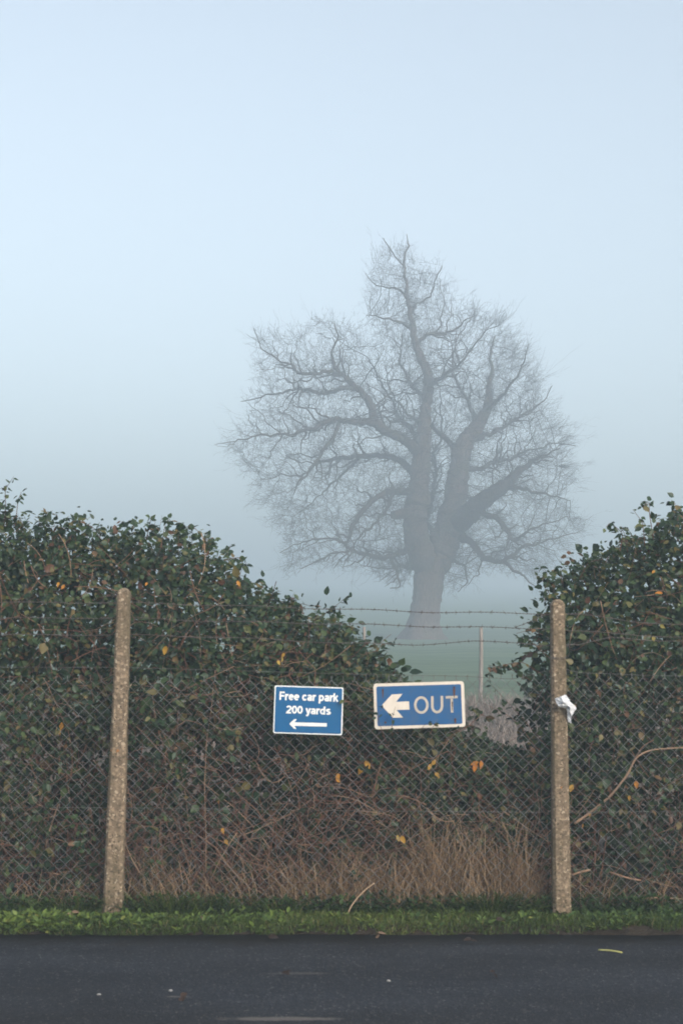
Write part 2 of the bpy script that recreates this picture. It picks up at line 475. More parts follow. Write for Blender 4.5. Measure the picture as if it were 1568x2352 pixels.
# ------------------------------------------------------------------ hedges of bramble
YC, HD = 10.02, .80
def hedge(name, label, tops, seed, dens, leafiness, canes, xlim, cat='bramble hedge'):
    r = np.random.default_rng(seed)
    tops = np.array(tops, float)
    tx = np.array([W(a, b, YC).x for a, b in tops]); tz = np.array([W(a, b, YC).z for a, b in tops])
    H = lambda x: np.interp(x, tx, tz) + .045 * wave(x * 2.2, 0, seed) + .03 * wave(x * 6, 0, seed + 5) - .03
    x0, x1 = xlim
    root = empty(name, ((x0 + x1) / 2 if abs(x0 + x1) < 9 else np.sign(x0 + x1) * 2.5, YC, .02))
    Lb, Cb = Batch(), Batch()
    area = (x1 - x0)
    def pts(n, mode):
        x = r.uniform(x0, x1, n); h = H(x)
        if mode == 'front':
            z = h * r.uniform(.02, 1, n) ** .85
            s = np.sqrt(np.clip(1 - (z / h) ** 5, 0, 1))
            y = YC - HD * s * (1 - np.abs(r.normal(size=n)) * .16) + .10 * wave(x * 2.2, z * 2.2, seed + 1) + .04 * wave(x * 6, z * 6, seed + 2)
        elif mode == 'top':
            z = h * (1 - np.abs(r.normal(size=n)) * .05) + .02; y = YC + r.normal(size=n) * .33
        else:
            z = h * r.uniform(.0, 1, n) ** .8 * .965; s = np.sqrt(np.clip(1 - (z / h) ** 5, 0, 1))
            y = YC + HD * s * r.uniform(-.62, .95, n)
        return np.stack([x, y, np.maximum(z, .03)], -1)
    P = pts(int(dens * area), 'front')
    keep = r.uniform(size=len(P)) < leafiness(P[:, 0], P[:, 2])
    P = P[keep]
    sprig_leaves(P, r, Lb, spread=.05)
    P2 = P[r.uniform(size=len(P)) < .3] + np.array([0, .03, 0])
    sprig_leaves(P2, r, Lb, k=(2, 4), spread=.07, size=(.045, .07))
    Pt = pts(int(dens * area * .28), 'top')
    sprig_leaves(Pt, r, Lb, spread=.05, out=(0, -.25, .9), size=(.026, .048))
    Pi = pts(int(dens * area * .95), 'in')
    sprig_leaves(Pi, r, Lb, spread=.08, k=(4, 6), size=(.05, .085), shift=-.05)
    # canes arching up from the ground
    for _ in range(int(canes * area)):
        x = r.uniform(x0, x1); y = YC + r.uniform(-.8, .3)
        h = float(H(np.array([x]))[0]) * r.uniform(.35, .98)
        p0 = np.array([x, y, .02]); p2 = np.array([x + r.normal() * .45, YC - HD * r.uniform(.2, 1.04), h * r.uniform(.25, .95)])
        p1 = (p0 + p2) / 2 + np.array([r.normal() * .2, r.normal() * .12, h * .5])
        c = bez(p0, p1, p2, 9); c[1:] += r.normal(size=(8, 3)) * .008
        Cb.tube(c, np.linspace(r.uniform(.003, .0058), .0017, 9), 4, r.beta(1.6, 1.8))
    for _ in range(int(canes * area * 9)):
        x = r.uniform(x0, x1); h = float(H(np.array([x]))[0])
        z = h * r.uniform(.04, 1) ** 1.5 * .92
        y = YC - HD * math.sqrt(max(0, 1 - (z / h) ** 5)) * r.uniform(.75, 1.06)
        p0 = np.array([x, y, z]); d = norm(r.normal(size=3) * np.array([1, .25, .8]))
        ln = r.uniform(.1, .42)
        p2 = p0 + d * ln; p2[2] = max(p2[2], .03); p1 = (p0 + p2) / 2 + r.normal(size=3) * np.array([.06, .02, .06])
        Cb.tube(bez(p0, p1, p2, 6), r.uniform(.0012, .0032), 3, r.beta(1.7, 1.6))
    return root, Lb, Cb, r

def shoot(path, Y0, Y1, n, Lb, Cb, r, rad=.003, size=(.028, .054), side=.035):
    """a leafy shoot following view points"""
    k = len(path)
    ctrl = np.array([list(W(a, b, Y0 + (Y1 - Y0) * i / max(1, k - 1))) for i, (a, b) in enumerate(path)])
    t = np.linspace(0, k - 1, max(8, k * 4))
    c = np.stack([np.interp(t, np.arange(k), ctrl[:, j]) for j in range(3)], -1)
    c[1:-1] = (c[:-2] + 2 * c[1:-1] + c[2:]) / 4
    Cb.tube(c, np.linspace(rad, rad * .35, len(c)), 4, r.uniform(.1, .5))
    tt = r.uniform(.12, 1, n) * (len(c) - 1)
    P = np.stack([np.interp(tt, np.arange(len(c)), c[:, j]) for j in range(3)], -1)
    off = norm(r.normal(size=(n, 3)) * np.array([1, .8, .8]))
    nr = np.array([0, -.45, .6]) + r.normal(size=(n, 3)) * .5
    leaves(P + off * r.uniform(.2, 1, n)[:, None] * side * .5, nr, off * .9 + np.array([0, 0, -.45]), r.uniform(*size, n),
           np.where(r.uniform(size=n) > .9, r.uniform(.75, .9, n), r.beta(1.6, 2.2, n) * .72), Lb, r.uniform(.75, 1.05, n))

def edge_shoots(tops, Lb, Cb, r):
    tp = np.array(tops, float); a, b = max(tp[0, 0], -80), min(tp[-1, 0], 1640)
    for vx in np.arange(a + 6, b - 4, 11.0):
        vx += r.normal() * 5; ty = np.interp(vx, tp[:, 0], tp[:, 1]); up = min(r.gamma(1.4, 15), 42)
        dx = r.normal() * 14
        shoot([(vx, ty + 34), (vx + dx * .6, ty + 6), (vx + dx * 1.4, ty - up * .7), (vx + dx * 2.2 + r.normal() * 5, ty - up)], YC - r.uniform(-.1, .35), YC - r.uniform(-.1, .4), int(5 + up * .35), Lb, Cb, r, .002)

# ---- the three thickets behind the fence
left_tops = [(-2200, 1090), (-900, 1120), (-400, 1130), (-120, 1120), (0, 1185), (60, 1222), (110, 1212), (200, 1215), (245, 1262), (310, 1232), (350, 1222), (400, 1245),
             (440, 1238), (490, 1275), (535, 1310), (560, 1362), (620, 1388), (670, 1408), (720, 1432), (770, 1440), (800, 1452), (830, 1490),
             (860, 1535), (900, 1560), (930, 1640), (960, 1720)]
def lf_left(x, z):
    n = wave(x * .9, z * 1.1, 21)
    hi = np.clip((z - .75) / .6, 0, 1)
    leftness = np.clip((-1.25 - x) / .5, 0, 1)
    base = .10 + .85 * hi + .5 * leftness * np.clip((z - .15) / .3, 0, 1)
    return np.clip(base + .45 * n * (1 - .5 * hi), .03, 1)
hl, Lb, Cb, r = hedge('bramble_hedge', None, left_tops, 11, 900, lf_left, 52, (-4.6, W(930, 1600, YC).x))
for path, n in (([(10, 1215), (14, 1160), (12, 1125), (32, 1095)], 22), ([(35, 1215), (42, 1150), (50, 1130)], 12), ([(80, 1230), (100, 1190), (122, 1172)], 14),
                ([(120, 1240), (170, 1195), (205, 1205), (235, 1240)], 22), ([(300, 1255), (305, 1210), (315, 1192)], 16), ([(335, 1245), (345, 1200), (350, 1185)], 9),
                ([(390, 1265), (420, 1215), (440, 1206), (470, 1235), (482, 1260)], 30), ([(470, 1310), (520, 1285), (550, 1280), (562, 1300)], 22),
                ([(530, 1350), (560, 1330), (575, 1350)], 14), ([(590, 1400), (625, 1365), (650, 1385)], 16), ([(700, 1440), (760, 1400), (800, 1368)], 20),
                ([(640, 1420), (690, 1385), (720, 1395)], 16), ([(740, 1470), (800, 1435), (815, 1450)], 16), ([(840, 1560), (865, 1520), (880, 1490), (890, 1498)], 7),
                ([(780, 1540), (850, 1505), (870, 1525)], 20), ([(820, 1570), (880, 1545), (925, 1560)], 26), ([(250, 1260), (285, 1225), (300, 1218)], 12),
                ([(-10, 1215), (-2, 1175), (8, 1160)], 12)):
    shoot(path, YC - .15, YC - .25, n, Lb, Cb, r)
for a, b, c, d in ((362, 1225, 372, 1183), (376, 1230, 388, 1195), (352, 1225, 356, 1188)):
    shoot([(a, b), ((a + c) / 2 + 2, (b + d) / 2), (c, d)], YC, YC, 2, Lb, Cb, r, .0016, (.012, .02))
# bigger leaves that show against the mesh
for a, b in ((100, 1480), (75, 1700), (110, 1830), (90, 1960), (110, 2010), (60, 1740), (150, 1790), (325, 1640), (355, 1660), (385, 1590), (365, 1750), (580, 1800), (530, 1690), (500, 1850)):
    p = np.array([list(W(a + r.normal() * 6, b + r.normal() * 6, 9.14 + r.uniform(0, .06)))])
    sprig_leaves(p, r, Lb, k=(3, 5), spread=.045, size=(.055, .085), out=(0, -1, .35))
for _ in range(62):
    vx = r.uniform(0, 860) if r.uniform() < .4 else r.uniform(0, 480); vy = r.uniform(1545, 2000) if r.uniform() < .5 else r.uniform(1545, 1760)
    if 230 < vx < 310 or (600 < vx < 800 and 1540 < vy < 1700): continue
    shoot([(vx, vy + 40), (vx + r.normal() * 20, vy + 10), (vx + r.normal() * 40, vy - r.uniform(0, 40))], 9.1, 9.02, r.integers(4, 12), Lb, Cb, r, .002)
edge_shoots(left_tops, Lb, Cb, r)
tag(Lb.build('leaves', M['leaf'], hl), kind='stuff'); tag(Cb.build('canes', M['cane'], hl), kind='stuff')
def orange(parent, spots, Yd=9.16):
    for (a, b, n, s, v) in spots:
        for _ in range(n):
            ob = Batch(); p = np.array([list(W(a, b, Yd))]) + r.normal(size=(1, 3)) * np.array([.012, .004, .02]) * min(n, 2) * .6
            leaves(p, np.array([[0, -1, .3]]) + r.normal(size=(1, 3)) * .35, np.array([[0, 0, -1.0]]) + r.normal(size=(1, 3)) * .5, s, np.clip(v + r.normal(size=1) * .1, 0, 1), ob, .8)
            o = ob.build('orange_leaf', M['orange_leaf'], parent); o['label'] = 'yellow to orange autumn leaf'
orange(hl, ((383, 1478, 1, .06, .9), (140, 1335, 2, .035, .3), (545, 1325, 1, .04, .2), (650, 1500, 1, .035, .5), (645, 1512, 2, .035, .6),
            (140, 1660, 2, .05, .5), (775, 1770, 1, .05, .3), (515, 1920, 2, .04, .4), (340, 1333, 1, .03, .1), (505, 1835, 1, .03, .3)))

mid_tops = [(820, 1790), (860, 1640), (900, 1605), (960, 1635), (1030, 1680), (1060, 1700), (1110, 1735), (1180, 1745), (1240, 1730), (1290, 1690)]
def lf_mid(x, z):
    n = wave(x * 1.1, z * 1.2, 33)
    return np.clip(.16 + .85 * np.clip((z - .5) / .45, 0, 1) + .3 * n, .04, 1)
hm, Lb, Cb, r = hedge('bramble_bush', None, mid_tops, 23, 900, lf_mid, 40, (W(850, 1600, YC).x, W(1285, 1600, YC).x))
for path, n in (([(900, 1690), (960, 1665), (1040, 1660)], 18), ([(1040, 1720), (1090, 1690), (1110, 1700)], 16), ([(1080, 1760), (1150, 1725), (1200, 1735)], 18),
                ([(1190, 1780), (1230, 1730), (1250, 1710)], 14), ([(1020, 1700), (1075, 1665), (1095, 1670)], 10)):
    shoot(path, 9.3, 9.4, n, Lb, Cb, r)
# bramble tips that have grown through the mesh in front of the right-hand sign
for path, n in (([(885, 1700), (870, 1660), (868, 1635), (880, 1628)], 13), ([(900, 1690), (900, 1650), (908, 1622)], 9), ([(985, 1690), (995, 1668), (1004, 1652)], 11),
                ([(960, 1685), (975, 1664), (985, 1660)], 6), ([(1040, 1685), (1060, 1668)], 5)):
    shoot(path, 9.0, 8.965, max(3, n * 5 // 9), Lb, Cb, r, .002, (.018, .034), .03)
edge_shoots(mid_tops, Lb, Cb, r)
tag(Lb.build('leaves', M['leaf'], hm), kind='stuff'); tag(Cb.build('canes', M['cane'], hm), kind='stuff')
orange(hm, ((836, 1748, 1, .058, .45), (828, 1762, 1, .055, .35), (768, 1775, 1, .045, .3), (990, 1760, 2, .04, .6), (992, 1775, 1, .045, .55), (1103, 1745, 3, .055, .1),
            (922, 1925, 1, .058, .4), (908, 1915, 1, .04, .5), (1315, 1805, 1, .05, .6)), 9.13)

right_tops = [(1225, 1760), (1240, 1600), (1250, 1450), (1262, 1360), (1290, 1325), (1340, 1315), (1380, 1285), (1420, 1262), (1470, 1250), (1520, 1215), (1568, 1190),
              (1700, 1150), (2100, 1120), (3200, 1100)]
def lf_right(x, z):
    n = wave(x * 1.0, z * 1.0, 45)
    return np.clip(.42 + .6 * np.clip((z - .35) / .6, 0, 1) + .35 * n, .1, 1)
hr, Lb, Cb, r = hedge('ivy_thicket', None, right_tops, 37, 950, lf_right, 26, (W(1245, 1600, YC).x, 4.6))
for path, n in (([(1280, 1680), (1230, 1570), (1170, 1535), (1120, 1528)], 46), ([(1260, 1560), (1200, 1520), (1150, 1528), (1115, 1550)], 34),
                ([(1270, 1520), (1215, 1470), (1190, 1465)], 26), ([(1280, 1480), (1240, 1440), (1185, 1455)], 24), ([(1290, 1420), (1245, 1410), (1230, 1425)], 20),
                ([(1260, 1720), (1190, 1640), (1125, 1570)], 16), ([(1240, 1730), (1180, 1650), (1110, 1615)], 20), ([(1130, 1650), (1100, 1640), (1075, 1622)], 12),
                ([(1290, 1680), (1250, 1600), (1215, 1590)], 26), ([(1420, 1280), (1430, 1225), (1400, 1200), (1390, 1212)], 18), ([(1440, 1270), (1435, 1230), (1425, 1210)], 10),
                ([(1500, 1240), (1490, 1180), (1490, 1150), (1475, 1165)], 16), ([(1480, 1255), (1475, 1200), (1452, 1170)], 14), ([(1290, 1340), (1285, 1310), (1295, 1298)], 16),
                ([(1330, 1330), (1350, 1290), (1385, 1285)], 20), ([(1385, 1300), (1405, 1262), (1425, 1265)], 18), ([(1545, 1230), (1558, 1180), (1568, 1172)], 18),
                ([(1275, 1380), (1250, 1350), (1258, 1335)], 14)):
    shoot(path, YC - .45, YC - .5, n, Lb, Cb, r, .0032)
# pale bare branch bowing across the bush, and a few cut ends near the ground
def vpath(pts, Yd): return np.array([list(W(a, b, Yd)) for a, b in pts])
def smooth(p, n):
    t = np.linspace(0, len(p) - 1, n); c = np.stack([np.interp(t, np.arange(len(p)), p[:, j]) for j in range(3)], -1)
    for _ in range(2): c[1:-1] = (c[:-2] + 2 * c[1:-1] + c[2:]) / 4
    return c
bb = Batch()
bb.tube(smooth(vpath([(1318, 1892), (1350, 1870), (1400, 1830), (1440, 1780), (1458, 1740), (1490, 1722), (1568, 1717)], 9.13), 28), np.linspace(.009, .005, 28), 6, .85)
bb.tube(smooth(vpath([(1458, 1740), (1475, 1712), (1500, 1700)], 9.14), 8), .003, 5, .7)
bb.tube(smooth(vpath([(1312, 2010), (1330, 2003), (1355, 1998)], 9.12), 6), .007, 6, .8)
bb.tube(smooth(vpath([(1400, 2003), (1440, 2018), (1470, 2022)], 9.12), 6), .006, 6, .75)
bb.tube(smooth(vpath([(1440, 2072), (1490, 2060), (1580, 2066)], 9.12), 8), .005, 6, .9)
bb.build('bare_branch', M['cane'], hr)['label'] = 'pale bare branch bowing across the bush'
for _ in range(16):
    vx = r.uniform(1320, 1568); vy = r.uniform(1545, 2020)
    shoot([(vx, vy + 40), (vx + r.normal() * 20, vy + 10), (vx + r.normal() * 40, vy - r.uniform(0, 40))], 9.1, 9.02, r.integers(4, 12), Lb, Cb, r, .002)
edge_shoots(right_tops, Lb, Cb, r)
tag(Lb.build('leaves', M['leaf'], hr), kind='stuff'); tag(Cb.build('canes', M['cane'], hr), kind='stuff')
orange(hr, ((1520, 1362, 1, .05, .0), (1460, 1785, 1, .05, .1), (1445, 1830, 1, .035, .5), (1350, 1885, 2, .035, .5), (1505, 1315, 1, .03, .4), (1510, 1445, 2, .04, .9)))
# hedges: the empties sit at their base, so undo that offset in the leaf meshes
for root in (hl, hm, hr):
    inv = Matrix.Translation(-root.location)
    for ch in list(root.children): ch.data.transform(inv)
tag(hl, 'tall bramble hedge behind the left post, dropping in steps towards the signs', 'hedge')
tag(hm, 'low bramble growing below the OUT sign and up to the right post', 'bush')
tag(hr, 'dark leafy thicket rising high behind the right concrete post', 'bush')

# ------------------------------------------------------------------ chain link fence
FY = 9.06
fence = empty('chain_link_fence', (0, FY, 0))
tag(fence, 'chain link fence on two concrete posts with barbed wire above, along the grass verge', 'fence')
def sub(o, root=fence):
    o.parent = root
    if o.type == 'MESH': o.data.transform(Matrix.Translation(-root.location))
    return o

def post(cx_top, cx_bot, w_top, w_bot, ytop, ybot, label):
    top = W(cx_top, ytop, 8.985); bot = W(cx_bot, ybot, 8.985)
    k = 8.985 / F
    bm = bmesh.new()
    NL = 34; prev = None
    zt = top.z; zb = -.15
    def ring(z, w, cx, d):
        c = w * .16
        pts = [(-w / 2 + c, -d / 2), (w / 2 - c, -d / 2), (w / 2, -d / 2 + c), (w / 2, d / 2), (-w / 2, d / 2), (-w / 2, -d / 2 + c)]
        return [bm.verts.new((cx + a + random.gauss(0, .0007), 8.985 + .035 + b + random.gauss(0, .0007), z)) for a, b in pts]
    hs = list(np.linspace(zb, zt - .06, NL)) + list(zt - .06 + .06 * np.sin(np.linspace(.06, 1, 12) * math.pi / 2))
    for z in hs:
        f = (z - bot.z) / (top.z - bot.z)
        w = (w_bot + (w_top - w_bot) * f) * k; cx = bot.x + (top.x - bot.x) * f
        tail = (zt - z)
        sc = 1.0
        rr = w / 2
        if tail < rr:  # domed head
            sc = max(.12, math.sqrt(max(0, 1 - ((rr - tail) / rr) ** 2)))
        rg = ring(z, w * sc, cx, max(.085 * (.82 + .25 * (1 - f)) * (.35 + .65 * sc), .02))
        if prev:
            for j in range(6): bm.faces.new((prev[j], prev[(j + 1) % 6], rg[(j + 1) % 6], rg[j]))
        else: bm.faces.new(rg[::-1])
        prev = rg
    # three more rings close the dome smoothly
    bm.faces.new(prev)
    bmesh.ops.recalc_face_normals(bm, faces=bm.faces)
    me = bpy.data.meshes.new('concrete_post'); bm.to_mesh(me); bm.free()
    o = link('concrete_post', me, M['concrete']); o['label'] = label
    return sub(o)
pl = post(284, 257, 29, 45, 1350, 2112, 'rounded concrete post with exposed pebbles, on the left')
pr = post(1281, 1291, 31, 42, 1376, 2110, 'concrete post with exposed pebbles and a wire tie, on the right')

# chain link fabric: interlocked zigzag wires
PITCH = .0685
mb = Batch(); r = np.random.default_rng(91)
zb_, zt_ = W(784, 2088, FY).z, W(784, 1553, FY).z
nz = int(round((zt_ - zb_) / (PITCH / 2)))
x0, x1 = -4.2, 4.2
ncol = int((x1 - x0) / (PITCH / 2))
def warp(x, z):
    return .016 * np.sin(x * 1.7 + 1) * (z / 1.4) + .014 * wave(x * .9, z * .7, 61), .018 * wave(x * .5, z * .8, 62), .012 * np.sin(x * 1.15 + .4) - .02 * np.exp(-((x - .3) / 1.2) ** 2) * (z / 1.4)
for c in range(ncol + 1):
    xc = x0 + c * PITCH / 2
    k = np.arange(nz + 1)
    sgn = np.where(((k + c) % 2) == 0, 1, -1)      # neighbours zigzag in opposite phase and hook into each other
    z = zb_ + k * PITCH / 2
    x = xc + sgn * (PITCH / 4 + .0012)
    y = FY + sgn * .0016
    # a short flat at each bend keeps the woven knuckle
    dx, dy, dz = warp(x, z)
    p = np.stack([x + dx, y + dy, z + dz], -1)
    q0 = p[:-1] * .93 + p[1:] * .07; q1 = p[:-1] * .07 + p[1:] * .93
    pts = np.empty((2 * len(q0), 3)); pts[0::2] = q0; pts[1::2] = q1
    e = p[-1] + np.array([sgn[-1] * .006, 0, .022]); b0 = p[0] + np.array([sgn[0] * .004, 0, -.014])
    pts = np.concatenate([[b0], pts, [p[-1]], [e + np.array([-sgn[-1] * .010, 0, .004])]])
    mb.tube(pts, .0015, 4, .5, cap=False)
sub(mb.build('wire_mesh', M['galv'], None))
# line wires
for name, pts in (('line_wire', [(-260, 1532), (283, 1533), (560, 1541), (784, 1548), (1060, 1553), (1180, 1560), (1281, 1534)]),
                  ('line_wire', [(-260, 1852), (0, 1855), (255, 1855), (784, 1862), (1285, 1866), (1840, 1862)]),
                  ('line_wire', [(1281, 1534), (1330, 1545), (1500, 1552), (1840, 1556)])):
    b = Batch(); p = vpath(pts, FY - .006)
    b.tube(smooth(p, 60), .0014, 5, .5); sub(b.build(name, M['line'], None))

# barbed wire, three strands
def barbed(pts, Yd, spacing=.072, r=None, barbs=True):
    p = smooth(vpath(pts, Yd), 160)
    p[:, 2] += .004 * np.sin(p[:, 0] * 9)
    d = np.concatenate([[0], np.cumsum(np.linalg.norm(np.diff(p, axis=0), axis=1))])
    b = Batch(); n = int(d[-1] / .010)
    t = np.linspace(0, d[-1], n); c = np.stack([np.interp(t, d, p[:, j]) for j in range(3)], -1)
    ph = t / .045 * math.pi * 2
    for s in (0, math.pi):
        o = np.stack([0 * ph, np.cos(ph + s) * .0016, np.sin(ph + s) * .0016], -1)
        b.tube(c + o, .0016, 3, .5, cap=False)
    if barbs:
        for q in np.arange(.03, d[-1], spacing):
            q += r.normal() * .006
            cc = np.array([np.interp(q, d, p[:, j]) for j in range(3)])
            a0 = r.uniform(0, 3.14)
            for k in range(2):
                a = a0 + 1.57 * k + r.normal() * .3
                dv = np.array([r.normal() * .35, math.cos(a), math.sin(a)]); dv /= np.linalg.norm(dv)
                off = np.array([.003 * (2 * k - 1), 0, 0])
                b.tube(np.array([cc + off - dv * .016, cc + off, cc + off + dv * .016]), [.0008, .0020, .0008], 3, .5)
            tt = np.linspace(0, 12.5, 14)
            b.tube(np.stack([cc[0] + (tt / 12.5 - .5) * .010, cc[1] + np.cos(tt) * .0035, cc[2] + np.sin(tt) * .0035], -1), .001, 3, .5, cap=False)
    return sub(b.build('barbed_wire', M['barb'], None))
r = np.random.default_rng(5)
barbed([(-240, 1380), (0, 1384), (283, 1384), (500, 1390), (784, 1399), (1000, 1406), (1230, 1409), (1281, 1409)], FY, r=r)
barbed([(-240, 1416), (0, 1420), (283, 1419), (500, 1427), (784, 1433), (1000, 1439), (1200, 1443), (1281, 1443)], FY, r=r)
barbed([(-240, 1454), (0, 1458), (283, 1458), (500, 1463), (784, 1477), (950, 1481), (1080, 1473), (1200, 1477), (1281, 1484)], FY, r=r)
barbed([(1281, 1409), (1340, 1412), (1450, 1428), (1568, 1434), (1800, 1436)], FY, r=r)
barbed([(1281, 1446), (1360, 1452), (1480, 1460), (1800, 1470)], FY, r=r)
barbed([(1281, 1480), (1330, 1481), (1400, 1465), (1500, 1470), (1800, 1480)], FY, r=r)
lo = barbed([(1278, 1405), (1240, 1415), (1205, 1432), (1181, 1441)], FY - .004, r=r, spacing=.06)
lo['label'] = 'loose broken end of barbed wire sagging from the right post'
# wire tie round the right post
tb = Batch()
for dz in (0, .008):
    c = W(1281, 1513, 8.985); w = 34 * 8.985 / F
    tb.tube(np.array([[c.x - w / 2 - .002, FY, c.z + dz], [c.x - w / 2 - .002, 8.985 - .012, c.z + dz], [c.x + w / 2 + .002, 8.985 - .0125, c.z + dz + .002], [c.x + w / 2 + .002, FY, c.z + dz]]), .0013, 4, .5)
t_ = tb.build('wire_tie', M['galv'], None); sub(t_)
t_.parent = pr; t_.matrix_parent_inverse = Matrix.Identity(4)

# ------------------------------------------------------------------ signs
def poly_slab(bm, pts, y0, y1, holes=None):
    """a flat polygon (x,z) extruded from y0 (back) to y1 (front, smaller y)"""
    f = [bm.verts.new((a, y1, b)) for a, b in pts]; k = [bm.verts.new((a, y0, b)) for a, b in pts]
    n = len(pts)
    fc = bm.faces.new(f); fc.normal_update(); bm.faces.new(k[::-1])
    for i in range(n): bm.faces.new((f[(i + 1) % n], f[i], k[i], k[(i + 1) % n]))
    bmesh.ops.triangulate(bm, faces=[fc], ngon_method='EAR_CLIP')
def rrect(w, h, rad, n=6):
    out = []
    for cx, cz, a0 in ((w / 2 - rad, h / 2 - rad, 0), (-w / 2 + rad, h / 2 - rad, 90), (-w / 2 + rad, -h / 2 + rad, 180), (w / 2 - rad, -h / 2 + rad, 270)):
        for i in range(n + 1):
            a = R(a0 + 90 * i / n); out.append((cx + rad * math.cos(a), cz + rad * math.sin(a)))
    return out
def slab_obj(name, polys, y0, y1, m, parent):
    bm = bmesh.new()
    for k_, p in enumerate(polys): poly_slab(bm, p, y0, y1 - (.00004 * (k_ % 9) if len(polys) > 2 else 0))
    bmesh.ops.recalc_face_normals(bm, faces=bm.faces)
    me = bpy.data.meshes.new(name); bm.to_mesh(me); bm.free()
    return link(name, me, m, parent)
def stroke(pts, w, closed=False):
    """quads of a stroked polyline with mitred joints -> list of polygons"""
    P = [Vector(p) for p in pts]; n = len(P); out = []
    L_, R_ = [], []
    for i in range(n):
        a = P[(i - 1) % n] if (closed or i > 0) else None; b = P[(i + 1) % n] if (closed or i < n - 1) else None
        d1 = (P[i] - a).normalized() if a is not None else None; d2 = (b - P[i]).normalized() if b is not None else None
        if d1 is None: d1 = d2
        if d2 is None: d2 = d1
        nrm = Vector((-(d1 + d2).y, (d1 + d2).x)).normalized()
        m_ = w / 2 / max(.5, nrm.dot(Vector((-d1.y, d1.x))))
        L_.append(P[i] + nrm * m_); R_.append(P[i] - nrm * m_)
    for i in range(n if closed else n - 1):
        j = (i + 1) % n
        out.append([tuple(L_[i]), tuple(R_[i]), tuple(R_[j]), tuple(L_[j])])
    return out
def arc(cx, cy, rx, ry, a0, a1, n=12):
    return [(cx + rx * math.cos(R(a)), cy + ry * math.sin(R(a))) for a in np.linspace(a0, a1, n)]
XH, SW = .735, .20                      # x-height and stroke, cap height = 1
h_ = SW / 2; m_ = XH / 2; ro = m_ - h_
BOWL = arc(.31, m_, .31 - h_, ro, 0, 360, 20)[:-1]
GLYPH = {   # advance, strokes [(points, closed)]
 'F': (.66, [([(.10, 0), (.10, 1)], 0), ([(.10, .91), (.62, .91)], 0), ([(.10, .50), (.56, .50)], 0)]),
 'r': (.42, [([(.10, 0), (.10, XH)], 0), ([(.12, .40)] + arc(.34, .42, .20, .22, 160, 88, 6) + [(.42, .64)], 0)]),
 'e': (.64, [([(.08, m_ + .02), (.58, m_ + .02)], 0), (arc(.32, m_, .22, ro, 5, 315, 18), 0)]),
 'c': (.61, [(arc(.32, m_, .22, ro, 42, 318, 16), 0)]),
 'a': (.63, [(arc(.29, XH - .26, .19, .17, 160, 20, 8) + [(.475, .40), (.475, .12), (.56, .06)], 0), ([(.46, .43)] + arc(.27, .225, .17, .135, 80, 330, 10), 0)]),
 'p': (.67, [([(.10, -.27), (.10, XH)], 0), (BOWL, 1)]),
 'd': (.67, [([(.52, 0), (.52, 1)], 0), (BOWL, 1)]),
 'k': (.62, [([(.10, 0), (.10, 1)], 0), ([(.12, .27), (.50, .72)], 0), ([(.26, .42), (.52, 0)], 0)]),
 'y': (.58, [([(.07, .74), (.29, .08)], 0), ([(.51, .74), (.26, -.10)] + [(.20, -.18), (.05, -.19)], 0)]),
 's': (.60, [(arc(.30, .53, .19, .115, 25, 200, 8) + [(.24, .405), (.36, .345)] + arc(.31, .21, .20, .12, 20, -155, 8), 0)]),
 '2': (.64, [(arc(.31, .70, .22, .20, 165, -20, 10) + [(.42, .46), (.13, .20), (.10, .10), (.58, .10)], 0)]),
 '0': (.64, [(arc(.31, .50, .215, .40, 0, 360, 24)[:-1], 1)]),
 ' ': (.32, [])}
def text_obj(name, lines, m, parent, y0, depth):
    """raised lettering drawn with strokes; lines: (string, centre x, baseline z, cap height, total width)"""
    polys = []
    for s, cx, bz, cap, tw in lines:
        adv = sum(GLYPH[c][0] for c in s); sx = tw / adv / cap; x = 0
        for c in s:
            for pts, closed in GLYPH[c][1]:
                for q in stroke([((x + a) , b) for a, b in pts], SW, closed):
                    polys.append([(cx - tw / 2 + a * sx * cap, bz + b * cap) for a, b in q])
            x += GLYPH[c][0]
    return slab_obj(name, polys, y0, y0 - depth, m, parent)

U = .3600 * 9.03 / F * 1.004       # metres per pixel of the 900 px wide close-up of the signs
def conv(pts, cx, cy, ang):
    out = []
    for a, b in pts:
        x, z = (a - cx) * U, (cy - b) * U
        out.append((x * math.cos(-ang) - z * math.sin(-ang), x * math.sin(-ang) + z * math.cos(-ang)))
    return out
def vview(a, b): return (900 * .6272 + a * .36, 2300 * .6272 + b * .36)

# sign 1
A1 = R(-1.75); c1 = (399, 524.5)
s1 = empty('car_park_sign', W(*vview(*c1), 9.03)); s1.rotation_euler = (R(-2), -A1, 0)
tag(s1, 'blue sign reading Free car park 200 yards with a thin white arrow', 'sign')
w1, h1 = 438 * U, 303 * U
slab_obj('backing', [rrect(w1, h1, .012)], .002, -.0015, M['edge'], s1)
slab_obj('border', [rrect(w1 - .004, h1 - .004, .011)], -.0012, -.0030, M['white_a'], s1)
slab_obj('face', [rrect(w1 - .018, h1 - .018, .008)], -.0028, -.0042, M['blue_a'], s1)
cl = lambda pts: conv(pts, *c1, A1)
def bl(xa, xb, base):   # centre and width of a text line
    (x0_, z0_), (x1_, z1_) = cl([(xa, base), (xb, base + (xb - xa) * .0305)])
    return (x0_ + x1_) / 2, (z0_ + z1_) / 2, x1_ - x0_
c_, z_, t_w = bl(216, 588, 460)
c2_, z2_, t_w2 = bl(259, 540, 544)
text_obj('lettering', [('Free car park', c_, z_, 53 * U, t_w), ('200 yards', c2_, z2_, 50 * U, t_w2)], M['white_a'], s1, -.0040, .0014)
